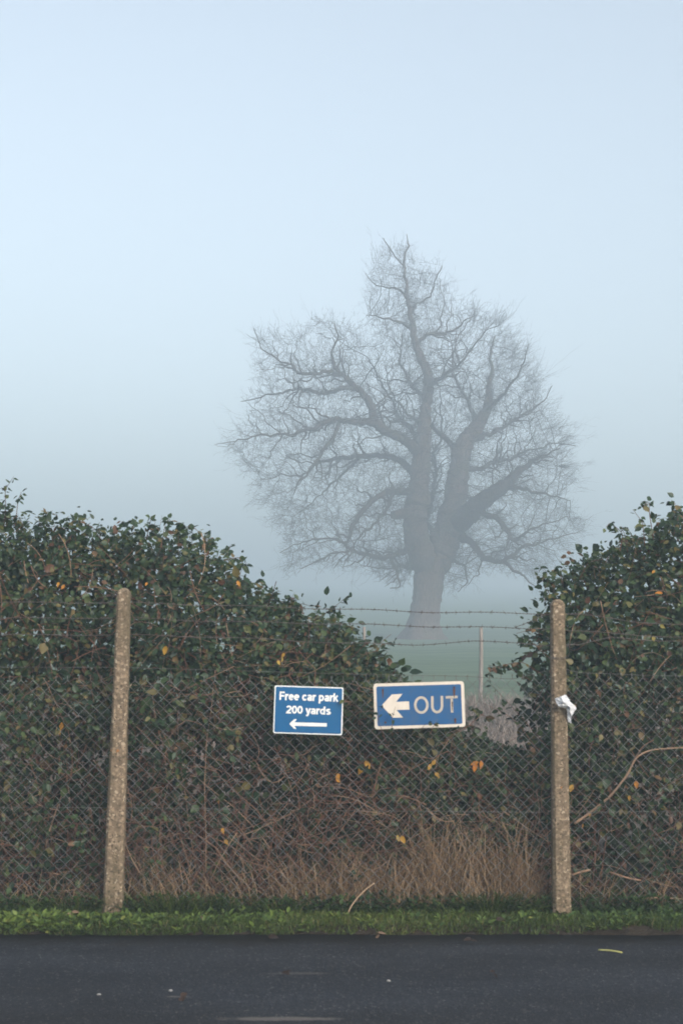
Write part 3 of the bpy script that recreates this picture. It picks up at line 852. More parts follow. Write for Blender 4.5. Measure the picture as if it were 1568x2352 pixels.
slab_obj('arrow', [cl(p) for p in ([(300, 599), (515, 605), (515, 627), (300, 621)], [(279, 609), (310, 580), (326, 581), (304, 610)], [(279, 609), (304, 610), (324, 640), (309, 640)], [(290, 607), (304, 599), (304, 621)])],
         -.0040, -.0056, M['white_a'], s1)
# sign 2
A2 = R(1.65); c2 = (1105.5, 492)
s2 = empty('exit_sign', W(*vview(*c2), 9.025)); s2.rotation_euler = (R(-1), -A2, 0)
tag(s2, 'weathered blue OUT sign with a thick white left-pointing arrow and rounded border', 'sign')
w2, h2 = 571 * U, 286 * U
slab_obj('border', [rrect(w2, h2, .018)], .002, -.0020, M['white_b'], s2)
slab_obj('face', [rrect(w2 - 38 * U, h2 - 38 * U, .010)], -.0018, -.0034, M['blue_b'], s2)
cl = lambda pts: conv(pts, *c2, A2)
slab_obj('arrow', [cl([(868, 494), (932, 425), (1000, 421), (960, 471), (1040, 468), (1044, 520), (962, 522), (1003, 569), (938, 570)])], -.0032, -.0048, M['white_b'], s2)
polys = []
ell = [(1118 + 38 * math.cos(a), 491 + 47 * math.sin(a)) for a in np.linspace(0, 2 * math.pi, 41)[:-1]]
polys += stroke(cl(ell), 15.5 * U, True)
u = [(1187, 436), (1187, 500)] + [(1217 - 30 * math.cos(a), 500 + 35 * math.sin(a)) for a in np.linspace(.15, math.pi - .15, 13)] + [(1248, 500), (1247, 434)]
polys += stroke(cl(u), 15.5 * U)
polys += stroke(cl([(1272, 443), (1346, 440)]), 15.5 * U) + stroke(cl([(1309, 450.5), (1311, 538)]), 15.5 * U)
slab_obj('lettering', polys, -.0032, -.0048, M['letter_b'], s2)
for a, b in ((876, 398), (1326, 382), (1330, 580), (892, 600)):
    (bx, bz), = cl([(a, b)])
    slab_obj('bolt', [[(bx + .006 * math.cos(t), bz + .006 * math.sin(t)) for t in np.linspace(0, 6.28, 11)[:-1]]], -.003, -.0085, M['rust'], s2)
# rust runs below the bolts
rust_m = mat('rust_run', (.12, .065, .05), .9, .2)
for a, b, l, w in ((876, 404, 50, 5), (1325, 390, 60, 8), (1331, 586, 22, 6), (1312, 470, 70, 4)):
    slab_obj('rust_stain', [cl([(a - w, b), (a + w, b), (a + w * .7, b + l * .5), (a + w * .15, b + l), (a - w * .5, b + l * .7)])], -.003, -.0053, rust_m, s2)

# ------------------------------------------------------------------ paper stuck on the right post
def paper_():
    f = lambda a, b, y: W(1066.3 + (700 + (a - 700) * .88) * .32, 1129 + (1530 + (b - 1530) * .88) * .32, y)
    v = [(640, 1482, 8.925), (690, 1462, 8.905), (727, 1450, 8.915), (748, 1472, 8.93), (764, 1505, 8.925), (800, 1535, 8.955), (816, 1556, 8.97), (790, 1598, 8.96),
         (772, 1628, 8.95), (742, 1600, 8.955), (738, 1560, 8.935), (668, 1545, 8.915), (655, 1520, 8.925), (710, 1510, 8.89), (760, 1550, 8.92), (775, 1680, 8.97), (746, 1672, 8.975)]
    bm = bmesh.new(); vs = [bm.verts.new(f(*p)) for p in v]
    for t in ((0, 1, 13), (1, 2, 13), (2, 3, 13), (3, 4, 13), (0, 13, 12), (12, 13, 11), (11, 13, 10), (13, 4, 14), (10, 13, 14), (4, 5, 14), (5, 6, 14), (6, 7, 14), (7, 8, 14), (8, 9, 14), (9, 10, 14), (8, 15, 16), (8, 16, 9)):
        bm.faces.new([vs[i] for i in t])
    bmesh.ops.subdivide_edges(bm, edges=bm.edges[:], cuts=2, use_grid_fill=True)
    for q in bm.verts: q.co += Vector((random.gauss(0, .001), random.gauss(0, .003), random.gauss(0, .001)))
    bmesh.ops.solidify(bm, geom=bm.faces[:], thickness=.0006)
    bmesh.ops.recalc_face_normals(bm, faces=bm.faces)
    me = bpy.data.meshes.new('paper_sheet'); bm.to_mesh(me); bm.free()
    o = link('paper_sheet', me, M['paper']); put_origin(me, o, W(1300, 1625, 8.93))
    tag(o, 'crumpled white printed paper stuck to the right concrete post', 'paper')
paper_()

# ------------------------------------------------------------------ stakes out in the field
def stake(vxt, vyt, vxb, Yd, w, label, kink=0):
    zb = float(gz(Yd)) - .2; xb = W(vxb, 1580, Yd).x; tp = W(vxt, vyt, Yd)
    b = Batch(); n = 9; t = np.linspace(0, 1, n)
    x = xb + (tp.x - xb) * t + kink * np.sin(t * math.pi) ; z = zb + (tp.z - zb) * t
    b.tube(np.stack([x, np.full(n, Yd), z], -1), np.linspace(w, w * .82, n) * .72, 4, .5)
    o = b.build('fence_stake', M['wood'])
    put_origin(o.data, o, (xb, Yd, float(gz(Yd))))
    tag(o, label, 'stake', 'wooden stakes beyond the hedge')
stake(836, 1440, 837, 32, .056, 'thin grey wooden stake in the field left of the oak trunk')
stake(1104, 1441, 1101, 32, .07, 'weathered wooden stake in the field right of the oak trunk', .015)
# ------------------------------------------------------------------ the oak
TY = 105.0
def T(cx, cy, dy=0.0):   # close-up pixel of the tree -> point at depth TY + dy (kept on the same sight line)
    return np.array(W(439 + .6 * cx, 501.8 + .6 * cy, TY + dy))
PXM = .6 * TY / F * 1.0   # metres per close-up pixel
# limbs: name, points (cx, cy, depth offset, width in px)
LIMBS = [
 ('trunk', [(880, 1640, 0, 128), (882, 1600, 0, 116), (888, 1560, 0, 106), (895, 1500, 0, 102), (902, 1440, 0, 104), (908, 1390, 0, 108), (915, 1345, 0, 112), (918, 1300, 0, 112)]),
 ('stem', [(905, 1350, 0, 95), (882, 1285, -.3, 92), (860, 1215, -.5, 86), (855, 1150, -.5, 82), (866, 1090, -.4, 84), (872, 1020, -.2, 70), (878, 950, 0, 66), (886, 880, 0, 58), (888, 820, .1, 54), (894, 760, .2, 44), (902, 700, .2, 40),
           (908, 640, .2, 36), (905, 590, .2, 34), (884, 545, .2, 30), (866, 500, .2, 27), (852, 450, .1, 24), (845, 400, 0, 20), (838, 345, 0, 17), (824, 290, 0, 13), (818, 230, 0, 11), (816, 170, .1, 8), (830, 110, .1, 6), (824, 60, .1, 3)]),
 ('stem', [(925, 1345, 0, 95), (950, 1280, .3, 108), (975, 1220, .4, 108), (998, 1150, .4, 104), (1010, 1090, .5, 86), (1015, 1030, .6, 78), (1022, 960, .7, 74), (1032, 900, .8, 68), (1050, 850, .9, 60), (1085, 805, 1.0, 52), (1112, 768, 1.0, 44),
           (1132, 725, 1.0, 34), (1143, 685, 1.0, 27), (1138, 640, 1.0, 20), (1150, 580, 1, 13), (1146, 520, 1, 8), (1160, 450, 1, 5)]),
 ('limb', [(1005, 1175, .3, 84), (1045, 1150, -.3, 78), (1085, 1108, -1, 72), (1130, 1068, -1.6, 62), (1180, 1035, -2, 52), (1220, 1005, -2.3, 42), (1255, 968, -2.6, 28), (1300, 935, -2.8, 16), (1350, 900, -3, 9), (1410, 880, -3, 5)]),
 ('limb', [(872, 900, 0, 46), (845, 872, -.4, 40), (815, 845, -.8, 38), (775, 828, -1.2, 38), (730, 805, -1.5, 36), (703, 775, -1.7, 34), (692, 738, -1.8, 32), (675, 690, -1.9, 28), (645, 655, -2, 24), (605, 622, -2, 20), (570, 600, -2, 18), (548, 570, -2, 15), (540, 520, -2, 10), (560, 460, -2, 7), (548, 400, -2, 4)]),
 ('limb', [(648, 655, -2, 20), (610, 652, -2, 18), (570, 655, -1.9, 16), (520, 668, -1.6, 15), (460, 660, -1.3, 12), (400, 655, -1, 10), (330, 665, -.8, 7), (260, 690, -.6, 5), (190, 700, -.5, 3)]),
 ('limb', [(570, 600, -2, 16), (520, 585, -2.3, 14), (460, 590, -2.6, 13), (415, 600, -2.8, 11), (385, 560, -3, 9), (330, 540, -3, 7), (270, 500, -3, 4), (240, 420, -3, 3)]),
 ('limb', [(705, 785, -1.7, 28), (660, 778, -2.3, 24), (600, 775, -2.8, 22), (545, 772, -3.2, 19), (490, 785, -3.5, 16), (440, 810, -3.7, 14), (395, 835, -3.8, 12), (340, 820, -3.8, 9), (280, 828, -3.8, 7), (220, 845, -3.8, 5), (150, 850, -3.8, 4), (95, 865, -3.8, 2)]),
 ('limb', [(570, 770, -3, 15), (545, 830, -3.2, 13), (520, 880, -3.4, 13), (480, 920, -3.5, 11), (450, 960, -3.5, 9), (410, 1020, -3.5, 7), (390, 1060, -3.5, 4)]),
 ('limb', [(862, 985, 0, 36), (830, 955, .5, 30), (790, 920, .9, 24), (740, 905, 1.2, 22), (690, 910, 1.5, 20), (640, 915, 1.8, 18), (580, 912, 2, 16), (530, 925, 2.2, 13), (475, 945, 2.3, 10), (420, 985, 2.4, 8), (350, 985, 2.4, 5), (270, 1000, 2.4, 3)]),
 ('limb', [(640, 915, 1.8, 13), (600, 960, 1.8, 11), (560, 1000, 1.8, 9), (500, 1050, 1.8, 6), (440, 1110, 1.8, 4), (390, 1140, 1.8, 3)]),
 ('limb', [(856, 1050, 0, 34), (815, 1045, -1, 26), (765, 1045, -1.8, 22), (715, 1062, -2.4, 20), (672, 1095, -2.8, 19), (640, 1140, -3, 17), (618, 1185, -3.2, 14), (600, 1235, -3.3, 11), (560, 1235, -3.3, 8), (490, 1225, -3.3, 7), (420, 1235, -3.3, 5), (340, 1280, -3.3, 3)]),
 ('limb', [(775, 1050, -2, 14), (755, 1095, -2.3, 13), (715, 1150, -2.6, 11), (690, 1190, -2.7, 9), (640, 1215, -2.8, 7), (590, 1290, -2.8, 5), (545, 1340, -2.8, 3)]),
 ('limb', [(845, 1255, -.5, 26), (812, 1280, -1.2, 20), (775, 1286, -1.9, 18), (735, 1298, -2.4, 16), (690, 1295, -2.8, 15), (645, 1282, -3.2, 12), (612, 1262, -3.4, 9), (570, 1280, -3.5, 7), (500, 1300, -3.5, 5), (420, 1340, -3.5, 3)]),
 ('limb', [(760, 1292, -2, 12), (772, 1325, -2.1, 12), (790, 1352, -2.2, 11), (796, 1385, -2.2, 9), (802, 1412, -2.2, 6), (760, 1415, -2.2, 3)]),
 ('limb', [(1015, 1215, .4, 40), (1052, 1232, -.2, 28), (1085, 1248, -.8, 24), (1102, 1280, -1.2, 21), (1118, 1305, -1.5, 20), (1160, 1310, -1.9, 18), (1205, 1308, -2.2, 16), (1240, 1285, -2.4, 13), (1270, 1255, -2.5, 10), (1330, 1240, -2.5, 7), (1420, 1220, -2.5, 4), (1500, 1190, -2.5, 2)]),
 ('limb', [(1190, 1310, -2.1, 13), (1225, 1340, -2.3, 11), (1255, 1358, -2.4, 9), (1300, 1395, -2.5, 5), (1330, 1420, -2.5, 2)]),
 ('limb', [(1085, 1108, -1, 28), (1115, 1125, -1.4, 22), (1160, 1145, -1.8, 20), (1190, 1178, -2.1, 18), (1215, 1205, -2.3, 16), (1235, 1235, -2.4, 12), (1280, 1200, -2.6, 8), (1350, 1170, -2.6, 5), (1440, 1140, -2.6, 3)]),
 ('limb', [(1025, 900, .8, 32), (995, 870, 1.2, 24), (970, 835, 1.5, 20), (930, 800, 1.8, 16), (880, 790, 2.2, 13), (830, 745, 2.6, 10), (780, 700, 3, 8), (760, 640, 3.1, 5), (740, 560, 3.1, 3)]),
 ('limb', [(1085, 800, 1, 22), (1080, 750, 1.3, 18), (1060, 700, 1.6, 14), (1020, 640, 2, 11), (1000, 580, 2.2, 8), (1000, 500, 2.3, 6), (1040, 430, 2.3, 4), (1090, 340, 2.3, 3)]),
 ('limb', [(905, 640, .2, 20), (940, 620, -.4, 16), (990, 590, -1, 13), (1040, 540, -1.5, 9), (1090, 480, -1.8, 6), (1130, 420, -2, 3)]),
 ('limb', [(858, 480, .2, 17), (895, 450, .2, 14), (950, 440, .3, 12), (1000, 430, .3, 9), (1040, 400, .3, 6), (1090, 370, .3, 3)]),
 ('limb', [(838, 420, 0, 14), (800, 395, -.3, 11), (765, 385, -.6, 9), (720, 375, -.8, 6), (670, 370, -.9, 3)]),
 ('limb', [(826, 300, 0, 11), (790, 270, .4, 8), (740, 265, .6, 6), (690, 240, .8, 4), (665, 210, .8, 2)]),
 ('limb', [(840, 365, 0, 11), (870, 320, .5, 9), (915, 295, .8, 7), (935, 240, 1, 5), (960, 180, 1, 3)]),
 ('limb', [(820, 190, .1, 8), (790, 160, .1, 6), (760, 115, .1, 5), (735, 75, .1, 3)]),
 ('limb', [(905, 700, .2, 22), (870, 670, 1, 16), (830, 620, 1.8, 12), (800, 560, 2.4, 9), (800, 480, 2.8, 6), (810, 430, 2.8, 4)]),
 ('limb', [(880, 880, 0, 24), (840, 800, 1.5, 16), (790, 760, 2.3, 13), (770, 700, 2.8, 10), (720, 620, 3.2, 7), (680, 540, 3.4, 5)]),
 ('limb', [(1180, 1035, -2, 24), (1220, 1030, -1.2, 18), (1290, 1040, -.6, 12), (1370, 1060, -.2, 7), (1450, 1080, 0, 3)]),
 ('limb', [(1125, 740, 1, 20), (1170, 700, .4, 15), (1220, 640, -.2, 10), (1270, 560, -.6, 6), (1290, 480, -.8, 3)]),
 ('limb', [(1050, 850, .9, 24), (1110, 840, 1.8, 18), (1190, 800, 2.6, 13), (1270, 750, 3.2, 9), (1350, 700, 3.6, 5), (1380, 640, 3.6, 3)]),
 ('limb', [(1022, 960, .7, 26), (1090, 960, 1.8, 18), (1180, 930, 2.8, 13), (1270, 900, 3.6, 9), (1370, 860, 4, 6), (1470, 870, 4, 3)]),
 ('limb', [(930, 1220, .3, 20), (900, 1160, 1.8, 16), (930, 1040, 2.6, 15), (935, 980, 2.8, 14), (925, 900, 3, 12), (950, 860, 3.2, 9), (960, 760, 3.4, 7), (950, 660, 3.4, 4)]),
 ('limb', [(870, 1110, -.2, 44), (830, 1125, -.9, 40), (795, 1132, -1.2, 36), (768, 1135, -1.4, 28)]),
 ('limb', [(870, 1310, 0, 20), (840, 1340, 2, 14), (800, 1330, 3, 10), (720, 1340, 3.6, 6), (650, 1330, 4, 3)]),
 ('limb', [(960, 1290, .4, 24), (1000, 1300, 2.4, 14), (1040, 1330, 3.2, 10), (1060, 1390, 3.6, 6), (1020, 1430, 3.6, 3)]),
]
OUT = np.array([(320,1385),(320,1300),(335,1230),(250,1130),(195,1050),(185,990),(120,900),(75,865),(140,790),(205,740),(180,690),(220,640),(215,540),(200,455),(250,390),(320,420),(380,400),(450,355),(500,335),(550,365),(620,400),(660,470),(690,490),
    (705,410),(650,370),(665,300),(680,230),(670,160),(720,70),(770,60),(825,42),(850,110),(890,180),(945,165),(985,230),(1000,285),(1060,310),(1110,285),(1115,360),(1160,350),(1205,350),(1240,430),(1290,470),(1310,560),(1360,590),(1355,650),(1400,740),(1440,800),
    (1495,870),(1455,950),(1495,1010),(1455,1090),(1545,1170),(1490,1260),(1420,1330),(1310,1425),(1230,1340),(1120,1350),(1085,1400),(1030,1445),(965,1440),(950,1290),(930,1180),(850,1290),(830,1420),(780,1430),(710,1400),(640,1330),(560,1380),(480,1345),(400,1370)], float)
def inside(P):
    x, y = P[:, 0], P[:, 1]; c = np.zeros(len(P), bool); n = len(OUT)
    for i in range(n):
        x1_, y1_ = OUT[i]; x2_, y2_ = OUT[(i + 1) % n]
        hit = ((y1_ > y) != (y2_ > y)) & (x < (x2_ - x1_) * (y - y1_) / (y2_ - y1_ + 1e-9) + x1_)
        c ^= hit
    return c

r = np.random.default_rng(4)
tree = empty('oak_tree', (T(880, 1600)[0], TY, float(gz(TY))))
tag(tree, 'large bare oak with a forked trunk standing in the foggy field', 'tree')
TI = Matrix.Translation(-tree.location)
nodes, parent_i, sides = [], [], []
def proj(P):        # points -> pixels of the tree close-up
    st, ct = math.sin(TILT), math.cos(TILT)
    z = P[:, 2] - EYE; f = P[:, 1] * ct + z * st; u = -P[:, 1] * st + z * ct
    return np.stack([(VW / 2 + P[:, 0] / f * F - 439) / .6, (VH / 2 - u / f * F - 501.8) / .6], -1)
shaggy, nrad = [], []
trunkb = Batch()
def dense(pts, rad, step, jit):
    d = np.concatenate([[0], np.cumsum(np.linalg.norm(np.diff(pts, axis=0), axis=1))])
    n = max(4, int(d[-1] / step)); t = np.linspace(0, d[-1], n)
    # Catmull-like smoothing of the sampled line
    c = np.stack([np.interp(t, d, pts[:, j]) for j in range(3)], -1)
    c[1:-1] = (c[:-2] + 2 * c[1:-1] + c[2:]) / 4
    rr = np.interp(t, d, rad)
    # gnarled: a slow wobble that grows where the limb is thin
    amp = np.clip(.42 - rr, .0, .34) * (1 if pts is not None else 0)
    env = np.minimum(1, np.minimum(t, d[-1] - t * .999) / 1.2)[:, None]
    for wl in (3.1, 1.5, .8):
        ph = r.uniform(0, 6.28, 3); c = c + (np.sin(t[:, None] / wl * 6.28 + ph) * (amp * .115 * wl ** .6)[:, None]) * env
    c[1:-1] += r.normal(size=(n - 2, 3)) * np.minimum(rr[1:-1, None] * .22, jit)
    return c, rr
for name, pts in LIMBS:
    P = np.array([T(a, b, d * TY / 66) for a, b, d, w in pts]); rad = np.array([w for *_, w in pts]) * PXM / 2 * (1.12 if name == 'stem' else 1.04)
    c, rr = dense(P, rad, .22, .03)
    if name == 'trunk':
        # fluted bole with root flare
        S = 22; ang = np.arange(S) * 2 * math.pi / S
        n = len(c); f = np.linspace(0, 1, n)
        fl = 1 + .085 * np.sin(ang * 5 + .6)[None] * (1 - f[:, None] * .5) + .05 * np.sin(ang * 9)[None] + .02 * r.normal(size=(n, S))
        flare = 1 + .95 * np.exp(-f * 9)[:, None] * (1 + .5 * np.sin(ang * 4 + 2.6)[None])
        ring = c[:, None] + (rr[:, None] * fl * flare)[..., None] * np.stack([np.cos(ang), np.sin(ang) * .9, 0 * ang], -1)[None]
        ii = np.arange(n - 1)[:, None] * S; jj = np.arange(S)[None]; kk = (jj + 1) % S
        b = Batch(); b.add(ring.reshape(-1, 3), [np.stack([ii + jj, ii + kk, ii + S + kk, ii + S + jj], -1).reshape(-1, 4)])
        # burr on the left of the bole
        o = b.build('trunk', M['bark'], tree, True); o.data.transform(TI)
    else:
        b = Batch(); rr2 = rr * (1 + .06 * r.normal(size=len(rr)))
        b.tube(c, rr2, 12 if name == 'stem' else 8, .5)

    if name == 'limb' and len(pts) > 5:
        # side limbs fork off, alternately up and down
        Lm = d_tot = np.linalg.norm(np.diff(c, axis=0), axis=1).sum(); sgn_ = r.choice([-1, 1])
        for f_ in np.sort(r.uniform(.22, .93, int(Lm / .95) + 2)):
            j_ = int(f_ * (len(c) - 2)); tan = norm(c[j_ + 1] - c[max(0, j_ - 1)])
            perp = norm(np.cross(tan, np.array([0, 1., 0]))) * sgn_; sgn_ = -sgn_ if r.uniform() < .85 else sgn_
            dv = norm(tan * r.uniform(.5, 1.0) + perp * r.uniform(.5, 1.1) + np.array([0, r.normal() * .55, .12]))
            ln = r.uniform(1.3, 3.6) * (1.15 - .55 * f_); k_ = max(6, int(ln / .2)); tt = np.linspace(0, 1, k_)[:, None]
            bend = r.normal(size=3) * .22 + np.array([0, 0, .15])
            q = c[j_] + dv * ln * tt + bend * ln * tt ** 2
            for wl in (1.4, .7):
                q = q + np.sin(tt * ln / wl * 6.28 + r.uniform(0, 6.28, 3)) * .07 * wl * np.minimum(1, tt * 4)
            q[0] = c[j_]
            # stay inside the crown seen from the road
            while k_ > 4 and not inside(proj(q[-1:]))[0]: q = q[:-1]; k_ -= 1
            if k_ < 5: continue
            r0 = min(rr2[j_] * .62, .085); rq = np.linspace(r0, .012, k_)
            b.tube(q, rq, 6, .5)
            sides.append((q, rq))
    shaggy += [(p, q) for p, q in zip(c, rr) if q > .10 and name != 'trunk' and p[2] > 5.5]
    if name != 'trunk':
        o = b.build(name, M['stem_bark' if name == 'stem' else 'limb_bark'], tree, True); o.data.transform(TI)
    start = len(nodes)
    for i_, p in enumerate(c):
        if rr[i_] < .45:
            nodes.append(p); nrad.append(rr[i_]); parent_i.append(len(nodes) - 2 if len(nodes) - 1 > start else -1)
for q, rq in sides:
    start = len(nodes)
    for i_, p in enumerate(q):
        nodes.append(p); nrad.append(rq[i_]); parent_i.append(len(nodes) - 2 if len(nodes) - 1 > start else -1)
NL0 = len(nodes)
# attractors fill the crown outline, in clumps with open gaps between
cen2 = np.array([870., 900.])
cand = np.stack([r.uniform(60, 1550, 60000), r.uniform(40, 1445, 60000)], -1)
cand = cand[inside(cen2 + (cand - cen2) * 1.07)]
ex, ey = (cand[:, 0] - 820) / 760, (cand[:, 1] - 850) / 820
half = 9.0 * np.sqrt(np.clip(1.02 - ex ** 2 - ey ** 2 * .9, .03, 1))
dep = r.uniform(-1, 1, len(cand)) * half - .3
clump = wave(cand[:, 0] * .011 + dep * .35, cand[:, 1] * .011 - dep * .25, 71) + .5 * wave(cand[:, 0] * .02 - dep * .5, cand[:, 1] * .02, 72)
keep = clump > -.08 + .10 * (cand[:, 0] < 680) * (cand[:, 1] < 720)
cand, dep = cand[keep], dep[keep]
A = np.array([T(a, b, 0) for a, b in cand])
A = A + np.stack([A[:, 0] / TY * dep, dep, (A[:, 2] - EYE) / TY * dep], -1)
NA = 9500
A = A[:NA]
alive = np.ones(len(A), bool)
STEP, KILL, INFL = .24, .34, 2.6
nodes = [np.array(p) for p in nodes]
near_i = np.full(len(A), -1); near_d = np.full(len(A), 1e9)
new_from = 0
for it in range(110):
    kd = KDTree(len(nodes) - new_from)
    for i_ in range(new_from, len(nodes)): kd.insert(nodes[i_], i_)
    kd.balance()
    for a_ in np.nonzero(alive)[0]:
        co, ix, ds = kd.find(A[a_])
        if ds < near_d[a_]: near_d[a_], near_i[a_] = ds, ix
    alive &= near_d > KILL
    act = alive & (near_d < INFL)
    if act.sum() < 60: 
        INFL *= 1.5
        if INFL > 4: break
        new_from = len(nodes) - 1
        continue
    ids = near_i[act]; NP = np.array(nodes)
    dv = norm(A[act] - NP[ids])
    acc = {}
    for k_, v_ in zip(ids, dv):
        if k_ in acc: acc[k_] += v_
        else: acc[k_] = v_.copy()
    new_from = len(nodes)
    for k_, v_ in acc.items():
        # right-hand side grew straight rods after pollarding; the rest is crooked oak
        pr_ = parent_i[k_]
        x_ = nodes[k_][0]
        jit = .08 if x_ > T(1080, 900)[0] else .2
        d = v_ / (np.linalg.norm(v_) + 1e-6) + r.normal(size=3) * jit
        if pr_ >= 0 and k_ >= NL0:
            d = d + (nodes[k_] - nodes[pr_]) / STEP * (1.0 if jit < .2 else .6)
        d /= np.linalg.norm(d) + 1e-6
        nodes.append(nodes[k_] + d * STEP * r.uniform(.85, 1.15)); parent_i.append(int(k_))
NP = np.array(nodes); n = len(NP)
print('tree nodes', n, 'skeleton', NL0, 'unreached', int(alive.sum()))
kids = [[] for _ in range(n)]
for i_ in range(NL0, n): kids[parent_i[i_]].append(i_)
wgt = np.zeros(n)
for i_ in range(n - 1, NL0 - 1, -1):
    wgt[i_] = max(wgt[i_], 1e-9)
    if not kids[i_]: wgt[i_] = 1
    if parent_i[i_] >= NL0: wgt[parent_i[i_]] += wgt[i_]
rad = np.minimum(.0095 * np.maximum(wgt, 1) ** .54, .16)

for i_ in range(NL0, n):        # a side branch is never thicker than what carries it
    p_ = parent_i[i_]
    rad[i_] = max(.006, min(rad[i_], .75 * nrad[p_] if p_ < NL0 else rad[p_]))
tw = Batch()
done = np.zeros(n, bool)
for i_ in range(NL0, n):
    if done[i_]: continue
    p_ = parent_i[i_]
    if p_ >= NL0 and not done[p_]: continue
    chain = [p_, i_]; done[i_] = True; cur = i_
    while kids[cur]:
        nxt = max(kids[cur], key=lambda q: wgt[q]); chain.append(nxt); done[nxt] = True; cur = nxt
    rr = rad[chain].copy(); rr[0] = rr[1]
    tw.tube(NP[chain], rr, 4 if rr[0] > .015 else 3, .5, cap=False)
# feathery sprays at the branch ends: a leading twig with side twigs, and twiglets on those
cen = T(870, 960)
xr = T(1060, 900)[0]
fine = np.array([i_ for i_ in range(NL0, n) if wgt[i_] <= 6])
prob = np.where(wgt[fine] <= 1, 1.0, .60)
fine = fine[r.uniform(size=len(fine)) < prob]
for i_ in fine:
    p = NP[i_]; b0 = norm(NP[i_] - NP[parent_i[i_]]); out = norm(p - cen)
    rods = p[0] > xr
    tip = wgt[i_] <= 1
    d = norm(b0 * .8 + out * (.9 if rods else .6) + np.array([0, 0, .18 if rods else .05]) + r.normal(size=3) * (.22 if rods else .42))
    ln = r.gamma(4, .22) * (1.25 if rods else 1.0) * (1 if tip else .75)
    k_ = 5; t_ = np.linspace(0, 1, k_)[:, None]
    wob = np.cumsum(r.normal(size=(k_, 3)) * (.03 if rods else .085) * ln, axis=0); wob[0] = 0
    c = p + d * ln * t_ + wob + np.array([0, 0, .10 * ln]) * t_ ** 2
    tw.tube(c, np.linspace(.0076, .0028, k_), 3, .5, cap=False)
    side = norm(np.cross(d, r.normal(size=3)))
    for q_ in range(r.integers(3, 6)):
        f_ = r.uniform(.15, .95); a0 = p + (c[min(int(f_ * 4) + 1, 4)] - p) * 1.0 if f_ > .9 else np.array([np.interp(f_ * 4, np.arange(5), c[:, j]) for j in range(3)])
        side = -side if r.uniform() < .8 else side
        d2 = norm(d + side * r.uniform(.5, 1.0) + r.normal(size=3) * .3); l2 = ln * r.uniform(.25, .55) * (1.1 - .5 * f_)
        tw.tube(np.array([a0, a0 + d2 * l2 * .5 + r.normal(size=3) * .02, a0 + d2 * l2 + np.array([0, 0, .06 * l2])]), [.005, .0038, .0021], 3, .5, cap=False)
        if r.uniform() < .6:
            d3 = norm(d2 - side * r.uniform(.4, .9) + r.normal(size=3) * .3); a1 = a0 + d2 * l2 * r.uniform(.3, .7)
            tw.tube(np.array([a1, a1 + d3 * l2 * .5]), [.0036, .0021], 3, .5, cap=False)
# short epicormic shoots that roughen the stems
for p, q in shaggy:
    for _ in range(10):
        d = norm(r.normal(size=3) * np.array([1, .7, .8]) + np.array([0, 0, .25])); ln = r.uniform(.25, .9)
        a0 = p + d * q * .85; bend = r.normal(size=3) * .22
        tw.tube(np.array([a0, a0 + d * ln * .5 + bend * ln, a0 + d * ln + bend * ln]), [.011, .008, .004], 3, .5, cap=False)
        for _k in range(2):
            d2 = norm(d + r.normal(size=3) * .8); l2 = ln * r.uniform(.3, .6)
            a1 = a0 + d * ln * .5 + bend * ln
            tw.tube(np.array([a1, a1 + d2 * l2]), [.007, .004], 3, .5, cap=False)
o = tw.build('crown', M['twig'], tree); o.data.transform(TI)

# ------------------------------------------------------------------ verge, tussocks, dead grass
r = np.random.default_rng(77)
gb = Batch(); n = 46000
x = r.uniform(-3.4, 3.4, n); y = 8.575 + .018 * np.clip(x, -2, 2) + .05 * wave(x * 1.6, 0, 12) + .06 * wave(x * 7, 0, 13) + r.uniform(0, 1, n) ** 1.1 * .56
P = np.stack([x, y, gz(y)], -1)
hgt = .016 + r.gamma(2.0, .006, n) + .02 * np.clip((y - 8.97) / .15, 0, 1) * r.uniform(0, 1, n) + .010 * wave(x * 1.8, y * 2, 8)
lean = r.normal(size=(n, 3)) * np.array([.016, .016, .0]) + np.array([0, -.008, -.006])
tone = np.clip(.5 + .22 * wave(x * .7, y, 9) + r.normal(size=n) * .16, 0, .93)
tone = np.where(r.uniform(size=n) > .97, 1.0, tone)
blades(P, np.maximum(hgt, .015), lean, r.uniform(.003, .006, n), tone, gb, r)
tag(gb.build('verge_grass', M['grass']), 'short green grass along the edge of the road', 'grass', kind='stuff')

wb = Batch()
def rosettes(xa, ya, cnt, size, tone, lift=.5, top=.06):
    for q in range(len(xa)):
        k_ = r.integers(*cnt); a = r.uniform(0, 6.28) + np.arange(k_) * 2.4
        el = r.uniform(.15, 1.0, k_) * lift
        d = np.stack([np.cos(a), np.sin(a), el * 1.6], -1); nn = np.stack([-np.cos(a) * el, -np.sin(a) * el - .25, np.ones(k_)], -1) + r.normal(size=(k_, 3)) * .25
        hh = r.uniform(.01, top); P = np.stack([xa[q] + np.cos(a) * .02, ya[q] + np.sin(a) * .02, gz(ya[q]) + r.uniform(.0, hh, k_)], -1)

        s = r.uniform(*size, k_)
        leaves(P, nn, d, s, np.clip(tone + r.normal(size=k_) * .15, 0, 1), wb, r.uniform(.5, .9, k_))
n = 430
x = np.where(r.uniform(size=n) < .8, -3.2 + r.gamma(1.8, .6, n), r.uniform(-3.3, 3.3, n)); y = r.uniform(8.6, 9.0, n)
rosettes(x, y, (6, 12), (.018, .046), .66, .8, .035)
x = -3.0 + r.gamma(1.7, .55, 200); y = r.uniform(8.585, 8.9, 200)
rosettes(x, y, (6, 11), (.022, .056), .70, .85, .035)
x = r.uniform(-3.3, 3.3, 1500); y = r.uniform(8.98, 9.2, 1500)
rosettes(x, y, (6, 13), (.016, .042), .22, 1.2, .12)
x = r.uniform(1.4, 3.3, 260); y = r.uniform(8.7, 9.0, 260)
